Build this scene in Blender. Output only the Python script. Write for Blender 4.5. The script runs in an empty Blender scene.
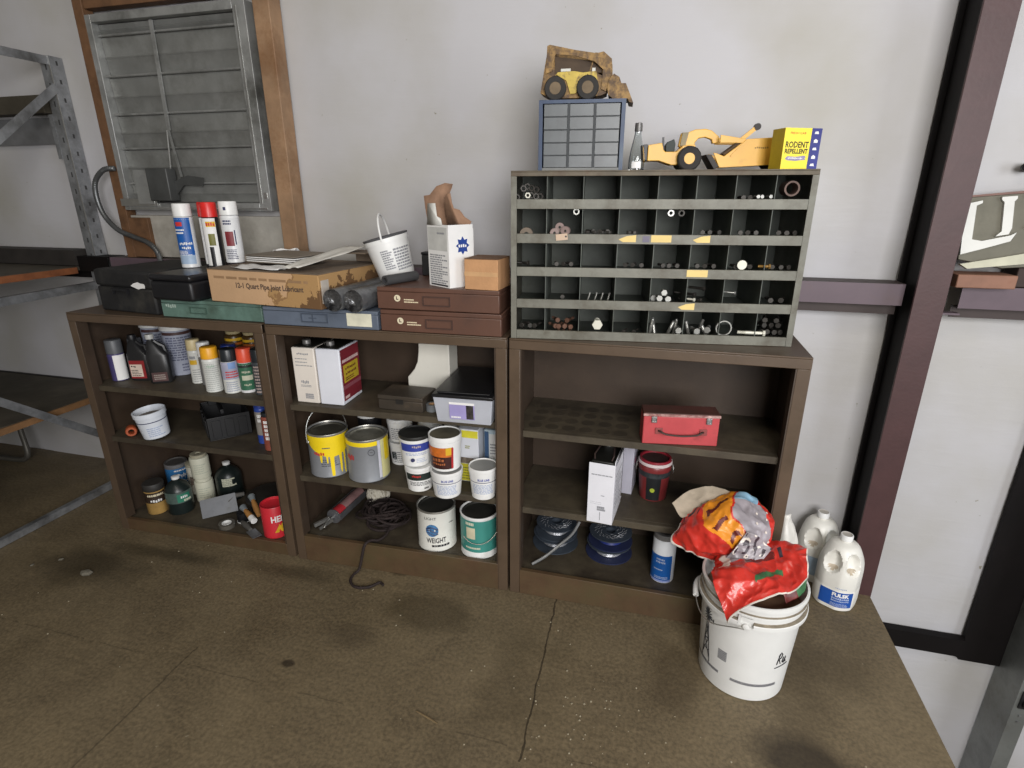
import bpy, math, random
from mathutils import Vector, Matrix, Euler
from math import sin, cos, pi, radians as R_
C = bpy.context.scene.collection
rnd = random.Random(7)

# ------------------------------------------------------------------ materials
def lin(h):
    h = h.lstrip('#')
    o = []
    for i in (0, 2, 4):
        c = int(h[i:i+2], 16)/255
        o.append(c/12.92 if c <= .04045 else ((c+.055)/1.055)**2.4)
    return (*o, 1)
MATS = {}
def M(name, col, rough=.5, metal=0., var=.12, scale=14., bump=0., bscale=60., dirt=None, dscale=5., damt=.5, dsharp=.12, spec=.5, alpha=1., trans=0., coat=0.):
    """principled surface with procedural colour wear, optional dirt blotches and bump"""
    if name in MATS: return MATS[name]
    m = bpy.data.materials.new(name); m.use_nodes = True
    N, L = m.node_tree.nodes, m.node_tree.links
    b = N['Principled BSDF']
    tc = N.new('ShaderNodeTexCoord')
    nz = N.new('ShaderNodeTexNoise'); nz.inputs['Scale'].default_value = scale; nz.inputs['Detail'].default_value = 5; nz.inputs['Roughness'].default_value = .6
    L.new(tc.outputs['Object'], nz.inputs['Vector'])
    c = lin(col)
    rp = N.new('ShaderNodeValToRGB')
    lo = tuple(max(0, x*(1-var*1.5)) for x in c[:3]); hi = tuple(min(1, x*(1+var)) for x in c[:3])
    rp.color_ramp.elements[0].position = .3; rp.color_ramp.elements[0].color = (*lo, 1)
    rp.color_ramp.elements[1].position = .7; rp.color_ramp.elements[1].color = (*hi, 1)
    L.new(nz.outputs['Fac'], rp.inputs['Fac'])
    out = rp.outputs['Color']
    if dirt:
        n2 = N.new('ShaderNodeTexNoise'); n2.inputs['Scale'].default_value = dscale; n2.inputs['Detail'].default_value = 8; n2.inputs['Roughness'].default_value = .7
        L.new(tc.outputs['Object'], n2.inputs['Vector'])
        r2 = N.new('ShaderNodeValToRGB')
        r2.color_ramp.elements[0].position = 1-damt-dsharp; r2.color_ramp.elements[0].color = (0, 0, 0, 1)
        r2.color_ramp.elements[1].position = 1-damt+dsharp; r2.color_ramp.elements[1].color = (1, 1, 1, 1)
        L.new(n2.outputs['Fac'], r2.inputs['Fac'])
        mx = N.new('ShaderNodeMix'); mx.data_type = 'RGBA'
        L.new(r2.outputs['Color'], mx.inputs[0]); L.new(out, mx.inputs[6]); mx.inputs[7].default_value = lin(dirt)
        out = mx.outputs[2]
    L.new(out, b.inputs['Base Color'])
    b.inputs['Roughness'].default_value = rough; b.inputs['Metallic'].default_value = metal
    b.inputs['Specular IOR Level'].default_value = spec
    b.inputs['Transmission Weight'].default_value = trans; b.inputs['Alpha'].default_value = alpha; b.inputs['Coat Weight'].default_value = coat
    if bump:
        n3 = N.new('ShaderNodeTexNoise'); n3.inputs['Scale'].default_value = bscale; n3.inputs['Detail'].default_value = 4
        L.new(tc.outputs['Object'], n3.inputs['Vector'])
        bp = N.new('ShaderNodeBump'); bp.inputs['Strength'].default_value = bump; bp.inputs['Distance'].default_value = .01
        L.new(n3.outputs['Fac'], bp.inputs['Height']); L.new(bp.outputs['Normal'], b.inputs['Normal'])
    MATS[name] = m
    return m

# ------------------------------------------------------------------ text
TXT = {}
def text_geo(s, bold=.0):
    k = (s, bold)
    if k in TXT: return TXT[k]
    if s[0] == '~':                       # print that cannot be read in the photograph: broken strokes only
        n = int(s[1:]); q = random.Random(n*7+3); v, f = [], []
        for i in range(n):
            x0 = i/n-.5; w = .7/n; c = q.choice((-.5, -.35, -.2)); d = q.choice((.25, .4, .5))
            m = len(v); v += [(x0, c), (x0+w, c), (x0+w, d), (x0, d)]; f.append((m, m+1, m+2, m+3))
        TXT[k] = (v, f); return TXT[k]
    cu = bpy.data.curves.new('t', 'FONT'); cu.body = s; cu.size = 1; cu.align_x = 'CENTER'; cu.align_y = 'CENTER'; cu.offset = bold; cu.resolution_u = 2
    o = bpy.data.objects.new('t', cu); C.objects.link(o)
    dg = bpy.context.evaluated_depsgraph_get()
    me = bpy.data.meshes.new_from_object(o.evaluated_get(dg))
    v = [(p.co.x, p.co.y) for p in me.vertices]; f = [tuple(p.vertices) for p in me.polygons]
    bpy.data.objects.remove(o); bpy.data.curves.remove(cu); bpy.data.meshes.remove(me)
    if v:
        xs = [a for a, _ in v]; ys = [b for _, b in v]; cx = (min(xs)+max(xs))/2; cy = (min(ys)+max(ys))/2
        w = max(xs)-min(xs); h = max(ys)-min(ys)
        v = [((a-cx)/w, (b-cy)/h) for a, b in v]
    TXT[k] = (v, f)
    return TXT[k]

# ------------------------------------------------------------------ mesh builder
class MB:
    def __init__(s): s.v = []; s.f = []; s.m = []; s.sm = []
    def add(s, vs, fs, mi=0, T=None, smooth=True):
        n = len(s.v)
        s.v += [tuple(T @ Vector(p)) if T else tuple(p) for p in vs]
        s.f += [tuple(i+n for i in f) for f in fs]
        s.m += [mi]*len(fs) if isinstance(mi, int) else list(mi)
        s.sm += [smooth]*len(fs)
        return s
    def box(s, x0, x1, y0, y1, z0, z1, mi=0, T=None):
        v = [(x, y, z) for x in (x0, x1) for y in (y0, y1) for z in (z0, z1)]
        f = [(0, 1, 3, 2), (4, 6, 7, 5), (0, 4, 5, 1), (2, 3, 7, 6), (0, 2, 6, 4), (1, 5, 7, 3)]
        return s.add(v, f, mi, T)
    def lathe(s, prof, seg=32, mi=0, T=None, a0=0., a1=2*pi, rf=None):
        """profile of (r, z); mi may be a list with one index per profile segment; rf(r, z, a) -> r"""
        full = abs(a1-a0-2*pi) < 1e-6
        nc = seg if full else seg+1
        vs = []
        for r, z in prof:
            for k in range(nc):
                a = a0+(a1-a0)*k/seg
                rr = rf(r, z, a) if rf else r
                vs.append((rr*sin(a), -rr*cos(a), z))
        fs, ms = [], []
        for i in range(len(prof)-1):
            for k in range(seg):
                k2 = (k+1) % nc
                a, b, c, d = i*nc+k, i*nc+k2, (i+1)*nc+k2, (i+1)*nc+k
                if prof[i][0] < 1e-6: fs.append((a, c, d))
                elif prof[i+1][0] < 1e-6: fs.append((a, b, d))
                else: fs.append((a, b, c, d))
                ms.append(mi if isinstance(mi, int) else mi[i])
        return s.add(vs, fs, ms, T)
    def tube(s, pts, r, seg=8, mi=0, closed=False, T=None):
        P = [Vector(p) for p in pts]; n = len(P); vs = []
        up = Vector((0, 0, 1)); prev = None
        for i, p in enumerate(P):
            if closed: t = P[(i+1) % n]-P[i-1]
            else: t = P[min(i+1, n-1)]-P[max(i-1, 0)]
            t.normalize()
            if prev is None:
                u = t.cross(up)
                if u.length < 1e-3: u = t.cross(Vector((1, 0, 0)))
            else: u = prev-t*prev.dot(t)
            u.normalize(); prev = u; w = t.cross(u)
            rr = r[i] if isinstance(r, (list, tuple)) else r
            vs += [tuple(p+rr*(cos(2*pi*k/seg)*u+sin(2*pi*k/seg)*w)) for k in range(seg)]
        fs = []
        for i in range(n if closed else n-1):
            j = (i+1) % n
            for k in range(seg):
                k2 = (k+1) % seg
                fs.append((i*seg+k, i*seg+k2, j*seg+k2, j*seg+k))
        if not closed:
            fs.append(tuple(range(seg-1, -1, -1))); fs.append(tuple((n-1)*seg+k for k in range(seg)))
        return s.add(vs, fs, mi, T)
    def bar(s, p, q, w, h, mi=0, T=None, up=(0, 0, 1)):
        p, q = Vector(p), Vector(q); t = (q-p).normalized(); u = t.cross(Vector(up))
        if u.length < 1e-3: u = t.cross(Vector((1, 0, 0)))
        u.normalize(); k = u.cross(t)
        vs = [tuple(b+u*a*w/2+k*c*h/2) for b in (p, q) for a, c in ((-1, -1), (1, -1), (1, 1), (-1, 1))]
        return s.add(vs, [(3, 2, 1, 0), (4, 5, 6, 7), (0, 1, 5, 4), (1, 2, 6, 5), (2, 3, 7, 6), (3, 0, 4, 7)], mi, T)
    def prism(s, poly, y0, y1, mi=0, T=None):
        """outline in x,z pushed along y"""
        n = len(poly)
        vs = [(x, y0, z) for x, z in poly]+[(x, y1, z) for x, z in poly]
        fs = [tuple(range(n)), tuple(range(2*n-1, n-1, -1))]+[(i, i+n, (i+1) % n+n, (i+1) % n) for i in range(n)]
        return s.add(vs, fs, mi, T, smooth=False)
    def shell(s, r0, z0, z1, a0, a1, n=14, mi=0, r1=None, T=None, wav=None, th=.0):
        r1 = r0 if r1 is None else r1
        vs = []
        for k in range(n+1):
            a = a0+(a1-a0)*k/n
            zz = z0 if wav is None else wav(k/n)
            rr = r0+(r1-r0)*((zz-z0)/(z1-z0) if z1 != z0 else 0)
            vs += [(rr*sin(a), -rr*cos(a), zz), (r1*sin(a), -r1*cos(a), z1)]
        fs = [(2*k, 2*k+2, 2*k+3, 2*k+1) for k in range(n)]
        return s.add(vs, fs, mi, T)
    def tflat(s, txt, w, h, o, u=(1, 0, 0), v=(0, 0, 1), mi=0, bold=.0, T=None):
        g, f = text_geo(txt, bold); o, u, v = Vector(o), Vector(u).normalized(), Vector(v).normalized()
        return s.add([tuple(o+u*a*w+v*b*h) for a, b in g], f, mi, T)
    def tcyl(s, txt, w, h, r, z, a=0., mi=0, bold=.0, slope=0., T=None):
        g, f = text_geo(txt, bold); vs = []
        for x, y in g:
            zz = z+y*h; rr = r+slope*(zz-z); aa = a+x*w/r
            vs.append((rr*sin(aa), -rr*cos(aa), zz))
        return s.add(vs, f, mi, T)
    def lines(s, x0, x1, z0, z1, n, fill=.55, mi=0, put=None, seed=1, gap=.35, rag=True):
        """rows of short dashes standing for print too small to read; put(x, z) -> point"""
        rr = random.Random(seed); hh = (z1-z0)/n
        for i in range(n):
            zb = z0+hh*i; zt = zb+hh*fill; x = x0; end = x1-(x1-x0)*(rr.choice((0, 0, .1, .3)) if rag else 0)
            while x < end-1e-5:
                l = min(end-x, (x1-x0)*rr.uniform(.07, .2))
                s.add([put(x, zb), put(x+l, zb), put(x+l, zt), put(x, zt)], [(0, 1, 2, 3)], mi)
                x += l+(x1-x0)*.025*gap/.35
        return s
    def build(s, name, mats, parent=None, loc=(0, 0, 0), rot=(0, 0, 0), bevel=0., seg=2, sharp=35, props=None):
        me = bpy.data.meshes.new(name); me.from_pydata(s.v, [], s.f)
        mats = mats if isinstance(mats, (list, tuple)) else [mats]
        for m in mats: me.materials.append(m)
        me.polygons.foreach_set('material_index', s.m)
        me.polygons.foreach_set('use_smooth', s.sm)
        me.update()
        me.set_sharp_from_angle(angle=R_(sharp))
        o = bpy.data.objects.new(name, me); C.objects.link(o)
        o.location = loc; o.rotation_euler = rot
        if parent: o.parent = parent
        if bevel:
            b = o.modifiers.new('edge', 'BEVEL'); b.width = bevel; b.segments = seg; b.limit_method = 'ANGLE'; b.angle_limit = R_(40)
            try: b.harden_normals = False
            except Exception: pass
        for k, v in (props or {}).items(): o[k] = v
        return o

def thing(name, label, cat, loc=(0, 0, 0), rz=0., group=None, rot=None):
    o = bpy.data.objects.new(name, None); C.objects.link(o); o.empty_display_size = .02
    o.location = loc; o.rotation_euler = rot if rot else (0, 0, rz)
    o['label'] = label; o['category'] = cat
    if group: o['group'] = group
    return o
def tag(o, label, cat, group=None, kind=None):
    if label: o['label'] = label
    if cat: o['category'] = cat
    if group: o['group'] = group
    if kind: o['kind'] = kind
    return o
def dup(src, loc, rot, label=None):
    """copy of a thing with its parts and their sub-parts"""
    r = src.copy(); C.objects.link(r); r.location = loc; r.rotation_euler = rot
    if label: r['label'] = label
    for ch in list(src.children):
        c = ch.copy(); C.objects.link(c); c.parent = r
        for g in list(ch.children):
            d = g.copy(); C.objects.link(d); d.parent = c
    return r
# the three bookcases: left front bottom corner, turn
CW = {1: .917, 2: .917, 3: .922}
def _org(ox, oy, r, w): return (ox-w*cos(r), oy-w*sin(r), r)
FR = {1: _org(-.944, -.0249, .02, .917), 2: _org(-.009, -.0005, .0335, .917), 3: (0, 0, 0)}
def at(c, x, y, z):
    X, Y, r = FR[c]
    return Vector((X+cos(r)*x-sin(r)*y, Y+sin(r)*x+cos(r)*y, z))
def turn(c): return FR[c][2]
# a point where someone stands in the room: labels are turned towards it
EYE = Vector((.4719, -1.7291, 1.4749))

# ------------------------------------------------------------------ common materials
steel = M('galvanised_steel', '9b9d9f', .42, .75, .2, 22, .12, 120, dirt='6d6c68', dscale=6, damt=.42)
bright = M('bright_metal', 'c9c9c6', .3, .9, .1, 30)
wire = M('wire_steel', 'b9b8b2', .35, .85, .1)
black = M('black_plastic', '17171a', .45, 0, .2, 10)
blackm = M('black_matte', '1b1b1c', .7, 0, .25, 12, dirt='3a3833', dscale=7, damt=.38)
white = M('white_plastic', 'e4e4e2', .38, 0, .05, 8, dirt='b8b5aa', dscale=5, damt=.3)
offwhite = M('offwhite', 'd6d3c2', .5, 0, .06, 8, dirt='a9a48f', dscale=5, damt=.35)
paper = M('white_paper', 'e6e5e3', .65, 0, .05, 8)
greyprint = M('grey_print', '8c8d92', .6, 0, .1)
darkprint = M('dark_print', '26262b', .6, 0, .1)
blueprint = M('blue_print', '1f3f8c', .5, 0, .1)
bluelabel = M('blue_label', '1b5aa6', .4, 0, .12, 9)
redlabel = M('red_label', 'c22a30', .4, 0, .12, 9)
yellow = M('yellow_paint', 'f0d21e', .4, 0, .08, 9)
cardboard = M('cardboard', 'ad8862', .8, 0, .1, 9, .15, 150)
# ------------------------------------------------------------------ the setting
def floor_material():
    m = bpy.data.materials.new('dirty_concrete'); m.use_nodes = True
    N, L = m.node_tree.nodes, m.node_tree.links; b = N['Principled BSDF']
    tc = N.new('ShaderNodeTexCoord')
    def noise(sc, det=6, ro=.6, dist=0., vec=None):
        n = N.new('ShaderNodeTexNoise'); n.inputs['Scale'].default_value = sc; n.inputs['Detail'].default_value = det
        n.inputs['Roughness'].default_value = ro; n.inputs['Distortion'].default_value = dist
        L.new(vec or tc.outputs['Object'], n.inputs['Vector']); return n.outputs['Fac']
    def ramp(v, p0, c0, p1, c1):
        r = N.new('ShaderNodeValToRGB'); e = r.color_ramp.elements
        e[0].position = p0; e[0].color = c0; e[1].position = p1; e[1].color = c1
        L.new(v, r.inputs['Fac']); return r.outputs['Color']
    def mix(f, a, bb):
        x = N.new('ShaderNodeMix'); x.data_type = 'RGBA'
        if isinstance(f, float): x.inputs[0].default_value = f
        else: L.new(f, x.inputs[0])
        for i, v in ((6, a), (7, bb)):
            if isinstance(v, tuple): x.inputs[i].default_value = v
            else: L.new(v, x.inputs[i])
        return x.outputs[2]
    def mth(op, *a):
        x = N.new('ShaderNodeMath'); x.operation = op
        for i, v in enumerate(a):
            if isinstance(v, (int, float)): x.inputs[i].default_value = v
            else: L.new(v, x.inputs[i])
        return x.outputs[0]
    K = (0, 0, 0, 1); WH = (1, 1, 1, 1)
    base = ramp(noise(2.2, 8, .65, .6), .3, lin('4f4636'), .70, lin('80735a'))
    stretch = N.new('ShaderNodeMapping'); stretch.inputs['Scale'].default_value = (5, 16, 1); stretch.inputs['Rotation'].default_value = (0, 0, .35)
    L.new(tc.outputs['Object'], stretch.inputs['Vector'])
    sw = ramp(noise(1.3, 6, .7, 1.5, stretch.outputs['Vector']), .5, K, .8, WH)
    c = mix(mth('MULTIPLY', sw, .75), base, lin('8a7a5e'))
    fine = ramp(noise(90, 3, .6), .35, lin('4a3f2f'), .65, lin('7d6d54'))
    c = mix(.48, c, fine)
    damp = ramp(noise(1.4, 5, .55, .3), .55, K, .68, WH)
    c = mix(mth('MULTIPLY', damp, .45), c, lin('3a3122'))
    sep = N.new('ShaderNodeSeparateXYZ'); L.new(tc.outputs['Object'], sep.inputs[0])
    X, Y = sep.outputs['X'], sep.outputs['Y']
    wob = mth('MULTIPLY', mth('SUBTRACT', noise(7, 5, .6), .5), .22)
    # spills with a shape of their own: oil spots and old wet patches
    for (px, py, rx, ry, soft, amt, colr) in ((.96, -.46, .17, .10, .06, .75, '26201a'), (-.26, -.19, .20, .11, .05, .5, '372e1e'), (-.62, -.53, .028, .018, .008, .8, '2a221a'),
                                              (-.48, -.36, .15, .07, .05, .45, '40372b'), (-1.75, -.3, .35, .14, .10, .6, '2a2419'), (.62, -.25, .12, .18, .07, .45, '3b3022'),
                                              (-.47, -.005, .06, .03, .02, .7, '332a1c'), (-1.5, -.15, .4, .05, .06, .6, '2b2519'), (-.9, -.12, .3, .05, .05, .5, '2f281b')):
        dx = mth('DIVIDE', mth('SUBTRACT', X, px), rx); dy = mth('DIVIDE', mth('SUBTRACT', Y, py), ry)
        d = mth('SQRT', mth('ADD', mth('MULTIPLY', dx, dx), mth('MULTIPLY', dy, dy)))
        d = mth('ADD', d, mth('MULTIPLY', wob, 4))
        f = ramp(d, 1-soft/min(rx, ry)*.9 if soft < min(rx, ry) else .3, WH, 1.15, K)
        c = mix(mth('MULTIPLY', f, amt), c, lin(colr))
    # saw joints
    w2 = mth('MULTIPLY', mth('SUBTRACT', noise(16, 4, .6), .5), .02)
    j1 = mth('LESS_THAN', mth('ABSOLUTE', mth('ADD', mth('SUBTRACT', X, mth('ADD', .186, mth('MULTIPLY', Y, -.03))), w2)), .0028)
    j1 = mth('MULTIPLY', j1, mth('GREATER_THAN', Y, -.66))
    j2 = mth('LESS_THAN', mth('ABSOLUTE', mth('ADD', mth('ADD', Y, .62), w2)), .0022)
    j2 = mth('MULTIPLY', j2, mth('GREATER_THAN', noise(3), .47))
    j3 = mth('LESS_THAN', mth('ABSOLUTE', mth('ADD', mth('SUBTRACT', X, -.965), w2)), .003)
    j3 = mth('MULTIPLY', j3, mth('LESS_THAN', Y, -.55))
    j = mth('MULTIPLY', mth('MINIMUM', mth('ADD', mth('ADD', j1, mth('MULTIPLY', j2, .45)), mth('MULTIPLY', j3, .6)), 1.), .7)
    c = mix(j, c, lin('1d1710'))
    sp = ramp(noise(55, 2, .5), .74, K, .78, WH)
    c = mix(mth('MULTIPLY', sp, .5), c, lin('a0957f'))
    L.new(c, b.inputs['Base Color'])
    L.new(ramp(noise(3, 5), .3, (.42, .42, .42, 1), .7, (.7, .7, .7, 1)), b.inputs['Roughness'])
    b.inputs['Specular IOR Level'].default_value = .35
    bp = N.new('ShaderNodeBump'); bp.inputs['Strength'].default_value = .25; bp.inputs['Distance'].default_value = .006
    L.new(noise(40, 6, .65), bp.inputs['Height']); L.new(bp.outputs['Normal'], b.inputs['Normal'])
    return m
def wall_material():
    m = bpy.data.materials.new('white_vinyl_insulation'); m.use_nodes = True
    N, L = m.node_tree.nodes, m.node_tree.links; b = N['Principled BSDF']
    tc = N.new('ShaderNodeTexCoord')
    n = N.new('ShaderNodeTexNoise'); n.inputs['Scale'].default_value = 1.7; n.inputs['Detail'].default_value = 6; L.new(tc.outputs['Object'], n.inputs['Vector'])
    r = N.new('ShaderNodeValToRGB'); e = r.color_ramp.elements
    e[0].position = .3; e[0].color = lin('aba8a1'); e[1].position = .6; e[1].color = lin('bbbabd'); L.new(n.outputs['Fac'], r.inputs['Fac'])
    # grime spots
    n4 = N.new('ShaderNodeTexNoise'); n4.inputs['Scale'].default_value = 38; n4.inputs['Detail'].default_value = 2; L.new(tc.outputs['Object'], n4.inputs['Vector'])
    r4 = N.new('ShaderNodeValToRGB'); r4.color_ramp.elements[0].position = .76; r4.color_ramp.elements[1].position = .8; L.new(n4.outputs['Fac'], r4.inputs['Fac'])
    mx = N.new('ShaderNodeMix'); mx.data_type = 'RGBA'; L.new(r4.outputs['Color'], mx.inputs[0]); L.new(r.outputs['Color'], mx.inputs[6]); mx.inputs[7].default_value = lin('8d897c')
    L.new(mx.outputs[2], b.inputs['Base Color'])
    b.inputs['Roughness'].default_value = .5; b.inputs['Specular IOR Level'].default_value = .3
    mp = N.new('ShaderNodeMapping'); mp.inputs['Scale'].default_value = (3, 1, 14); L.new(tc.outputs['Object'], mp.inputs['Vector'])
    n2 = N.new('ShaderNodeTexNoise'); n2.inputs['Scale'].default_value = 2.2; n2.inputs['Detail'].default_value = 5; n2.inputs['Distortion'].default_value = .4; L.new(mp.outputs['Vector'], n2.inputs['Vector'])
    n3 = N.new('ShaderNodeTexNoise'); n3.inputs['Scale'].default_value = 120; L.new(tc.outputs['Object'], n3.inputs['Vector'])
    ad = N.new('ShaderNodeMath'); ad.operation = 'MULTIPLY_ADD'; L.new(n3.outputs['Fac'], ad.inputs[0]); ad.inputs[1].default_value = .12; L.new(n2.outputs['Fac'], ad.inputs[2])
    bp = N.new('ShaderNodeBump'); bp.inputs['Strength'].default_value = .13; bp.inputs['Distance'].default_value = .010
    L.new(ad.outputs[0], bp.inputs['Height']); L.new(bp.outputs['Normal'], b.inputs['Normal'])
    return m
YW = .505
tag(MB().box(-5, 1.3537, -4.5, YW, -.12, 0).build('floor', floor_material()), None, None, kind='structure')
tag(MB().box(1.36, 5, -4.5, YW, -1.3, -1.2).build('floor_lower', M('lower_concrete', '8a8579', .8, 0, .15, 3)), None, None, kind='structure')
tag(MB().box(1.2, 1.35, -4.5, YW, -1.2, -.121).build('wall_platform', M('platform_side', '6f6a60', .8, 0, .15, 3)), None, None, kind='structure')
# the wall: soft insulation that pillows a little between the girts
wb = MB(); xs = [-5+.1*i for i in range(101)]; zs = [-1.2+.06*i for i in range(80)]
def wally(x, z):
    y = YW
    for g in (1.155, 2.75):
        y += .012*math.exp(-((z-g)/.12)**2)
    for sx in (-3.1, -1.02, .24, 1.22, 1.77):     # vertical tucks in the blanket
        y += .010*math.exp(-((x-sx)/.03)**2)
    return y+.002*sin(x*5.1+z*2)+.0015*sin(z*9+x*3)
wv = [(x, wally(x, z), z) for z in zs for x in xs]; nx = len(xs)
wf = [(j*nx+i, j*nx+i+1, (j+1)*nx+i+1, (j+1)*nx+i) for j in range(len(zs)-1) for i in range(nx-1)]
wb.add(wv, wf); wb.box(-5, 5, .56, .6, -1.2, 3.6)
tag(wb.build('wall_back', wall_material()), None, None, kind='structure')

purple = M('oxide_purple_paint', '452c2c', .5, 0, .1, 12, .05, 90, dirt='3a2625', dscale=4, damt=.3)
purple2 = M('girt_paint', '5d4e56', .5, 0, .08, 10, dirt='5a4a48', dscale=5, damt=.35)
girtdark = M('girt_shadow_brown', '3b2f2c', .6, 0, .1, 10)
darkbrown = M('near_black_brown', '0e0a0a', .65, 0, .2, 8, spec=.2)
# steel column: front flange, web, back flange
col = MB()
col.box(1.268, 1.358, .331, .341, -1.2, 3.4)
tag(col.build('column_flanges', purple, bevel=.001), None, None, kind='structure')
tag(MB().box(1.285, 1.341, .3412, .4878, -1.2, 3.4).box(1.268, 1.358, .488, .498, -1.2, 3.4).build('column_web', darkbrown), None, None, kind='structure')  # filled recess and back flange near-black: the recess's shade put into the colour
# girts: zed sections along the wall
def girt(name, x0, x1, z, mat=None, yf=.40):
    g = MB()
    g.box(x0, x1, yf, yf+.004, z-.05, z+.022, 0)             # web
    g.box(x0, x1, yf+.0041, .500, z+.018, z+.022, 1)          # top flange
    g.box(x0, x1, yf+.045, yf+.049, z-.088, z-.0505, 1)      # lower lip
    g.box(x0, x1, yf+.0041, yf+.049, z-.0505, z-.0465, 1)
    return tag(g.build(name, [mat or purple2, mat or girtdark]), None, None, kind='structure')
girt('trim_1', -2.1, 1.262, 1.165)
girt('trim_7', -5, -2.12, 1.165, darkbrown)  # same girt in near-black: shade behind the rack put into its colour
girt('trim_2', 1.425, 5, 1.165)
clip = MB().box(1.3605, 1.44, .41, .445, 1.09, 1.096).box(1.3605, 1.366, .41, .445, 1.096, 1.14)
tag(clip.build('trim_3', purple2), None, None, kind='structure')
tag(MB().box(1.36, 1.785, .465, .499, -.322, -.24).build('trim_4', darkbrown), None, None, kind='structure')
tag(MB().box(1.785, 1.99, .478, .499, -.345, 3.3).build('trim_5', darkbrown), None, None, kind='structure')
# ribbed liner seam low on the wall
sm = MB(); sm.box(1.475, 1.49, .494, .5, -1.2, -.35); sm.box(1.52, 1.525, .496, .5, -1.2, -.35)
tag(sm.build('trim_6', M('seam_grey', 'a9abab', .5)), None, None, kind='structure')
# galvanised door post at the far right
gp = thing('door_post', 'galvanised steel door post with a slotted catch beside the dark jamb', 'post', (1.93, .345, -1.2))
MB().box(0, .006, .0062, .155, 0, 3).box(0, .055, 0, .006, 0, 3).box(.05, .055, .0062, .03, 0, 3).build('channel', M('dull_galvanised', '8f9290', .45, .65, .2, 10, .1, 80, dirt='5c5a54', dscale=5, damt=.4), gp)
MB().box(.012, .045, -.006, -.0005, .79, .87).box(.02, .05, -.02, -.0062, .805, .83).build('catch', black, gp)
sc = MB()
for z in (.72, .75, .9, .93): sc.lathe([(0, 0), (.005, 0), (.005, .003), (0, .004)], 8, 0, Matrix.Translation((.03, -.0005, z)) @ Matrix.Rotation(pi/2, 4, 'X'))
sc.build('screws', steel, gp)
# ------------------------------------------------------------------ bookcases
brown = M('brown_enamel', '554638', .38, 0, .10, 9, .03, 70, dirt='413527', dscale=4, damt=.34)
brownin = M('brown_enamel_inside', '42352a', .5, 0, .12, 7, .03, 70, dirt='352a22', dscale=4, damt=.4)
dusty = M('dusty_shelf', '4b4335', .6, 0, .18, 10, .05, 90, dirt='332b22', dscale=6, damt=.45)
scuffed = M('scuffed_kickplate', '56422f', .5, 0, .18, 9, .05, 60, dirt='52462f', dscale=5, damt=.45)
def bookcase(c, label, shelves, lip, bot):
    w, D, H = CW[c], .378, 1.02
    t = thing('steel_bookcase', label, 'bookcase', at(c, 0, 0, 0), turn(c))
    MB().box(0, w, 0, D, H-.006, H).box(0, w, 0, .006, H-.037, H-.0061).build('top_panel', brown, t, bevel=.002)
    for x0, x1, xs in ((0, .038, 0), (w-.038, w, w-.004)):
        MB().box(x0, x1, .0005, .02, 0, H-.0372).build('stile', brown, t, bevel=.0015)
        MB().box(xs, xs+.004, .0202, D-.004, 0, H-.0062).build('side_panel', brownin, t)
        xi = x1+.0003 if x0 == 0 else x0-.0043
        MB().box(xi, xi+.004, .0005, .045, lip, H-.0372).build('stile_return', brownin, t)
    MB().box(.004, w-.004, D-.004, D, 0, H-.0062).build('back_panel', brownin, t)
    for z in shelves:
        MB().box(.0385+.0045, w-.0385-.0045, .024, .028, z-.024, z).box(.0045, w-.0045, .0462, D-.0045, z-.004, z).box(.043, w-.043, .0281, .0461, z-.004, z).build('shelf', dusty, t, bevel=.001)
    MB().box(.0045, w-.0045, .0215, D-.0045, bot-.004, bot).build('bottom_panel', dusty, t)
    MB().box(.0385, w-.0385, .001, .02, 0, lip).build('kick_plate', scuffed, t, bevel=.0015)
    return t
S1, S2, B0 = .700, .462, .050
T1, T2, B2 = .700, .390, .105
U1, U2, B3 = .680, .370, .095
bookcase(1, 'brown steel bookcase packed with spray cans and black bottles, beside the open rack', (S1, S2), .057, B0)
bookcase(2, 'brown steel bookcase holding rows of paint cans and white tubs', (T1, T2), .118, B2)
bk3 = bookcase(3, 'brown steel bookcase under the bolt bin, holding the red toolbox', (U1, U2), .106, B3)
rm = MB()
for i in range(6):
    for j in range(4):
        rm.lathe([(0, 0), (.024, 0), (.024, .0005), (0, .0005)], 20, 0, Matrix.Translation((.075+.061*i+.004*sin(j*3), .085+.066*j, U1+.0002)))
rm.build('ring_mark_pattern', M('old_ring_stain', '383126', .6, 0, .2, 10), bk3)

# ------------------------------------------------------------------ things lying on the bookcases
def handle_frame(mb, x0, x1, z0, z1, y, t=.003, d=.004, mi=0):
    mb.box(x0, x1, y-d, y-.0003, z0, z0+t, mi).box(x0, x1, y-d, y-.0003, z1-t, z1, mi).box(x0, x0+t, y-d, y-.0003, z0+t, z1-t, mi).box(x1-t, x1, y-d, y-.0003, z0+t, z1-t, mi)
def flat_case(name, label, c, x, y, z, w, d, h, m, holder, hm, rz=0.):
    t = thing(name, label, 'case', at(c, x, y, z), turn(c)+rz)
    MB().box(0, w, .004, d, 0, h*.8).build('body', m, t, bevel=.003)
    MB().box(-.001, w+.001, 0, d+.001, h*.8+.0005, h).box(-.001, w+.001, -.001, .0035, .002, h*.8).build('lid', m, t, bevel=.003)
    if holder:
        mb = MB(); handle_frame(mb, *holder, -.0012); mb.build('card_holder', hm, t)
    return t
green = M('worn_green_enamel', '5f7a70', .5, 0, .15, 12, .05, 80, dirt='46584e', dscale=7, damt=.42)
blue = M('grey_blue_enamel', '5d6674', .5, 0, .1, 12, .04, 80, dirt='4a515b', dscale=6, damt=.35)
brcase = M('red_brown_enamel', '5c4034', .45, 0, .1, 10, .04, 80, dirt='4a352d', dscale=5, damt=.35)
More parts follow.
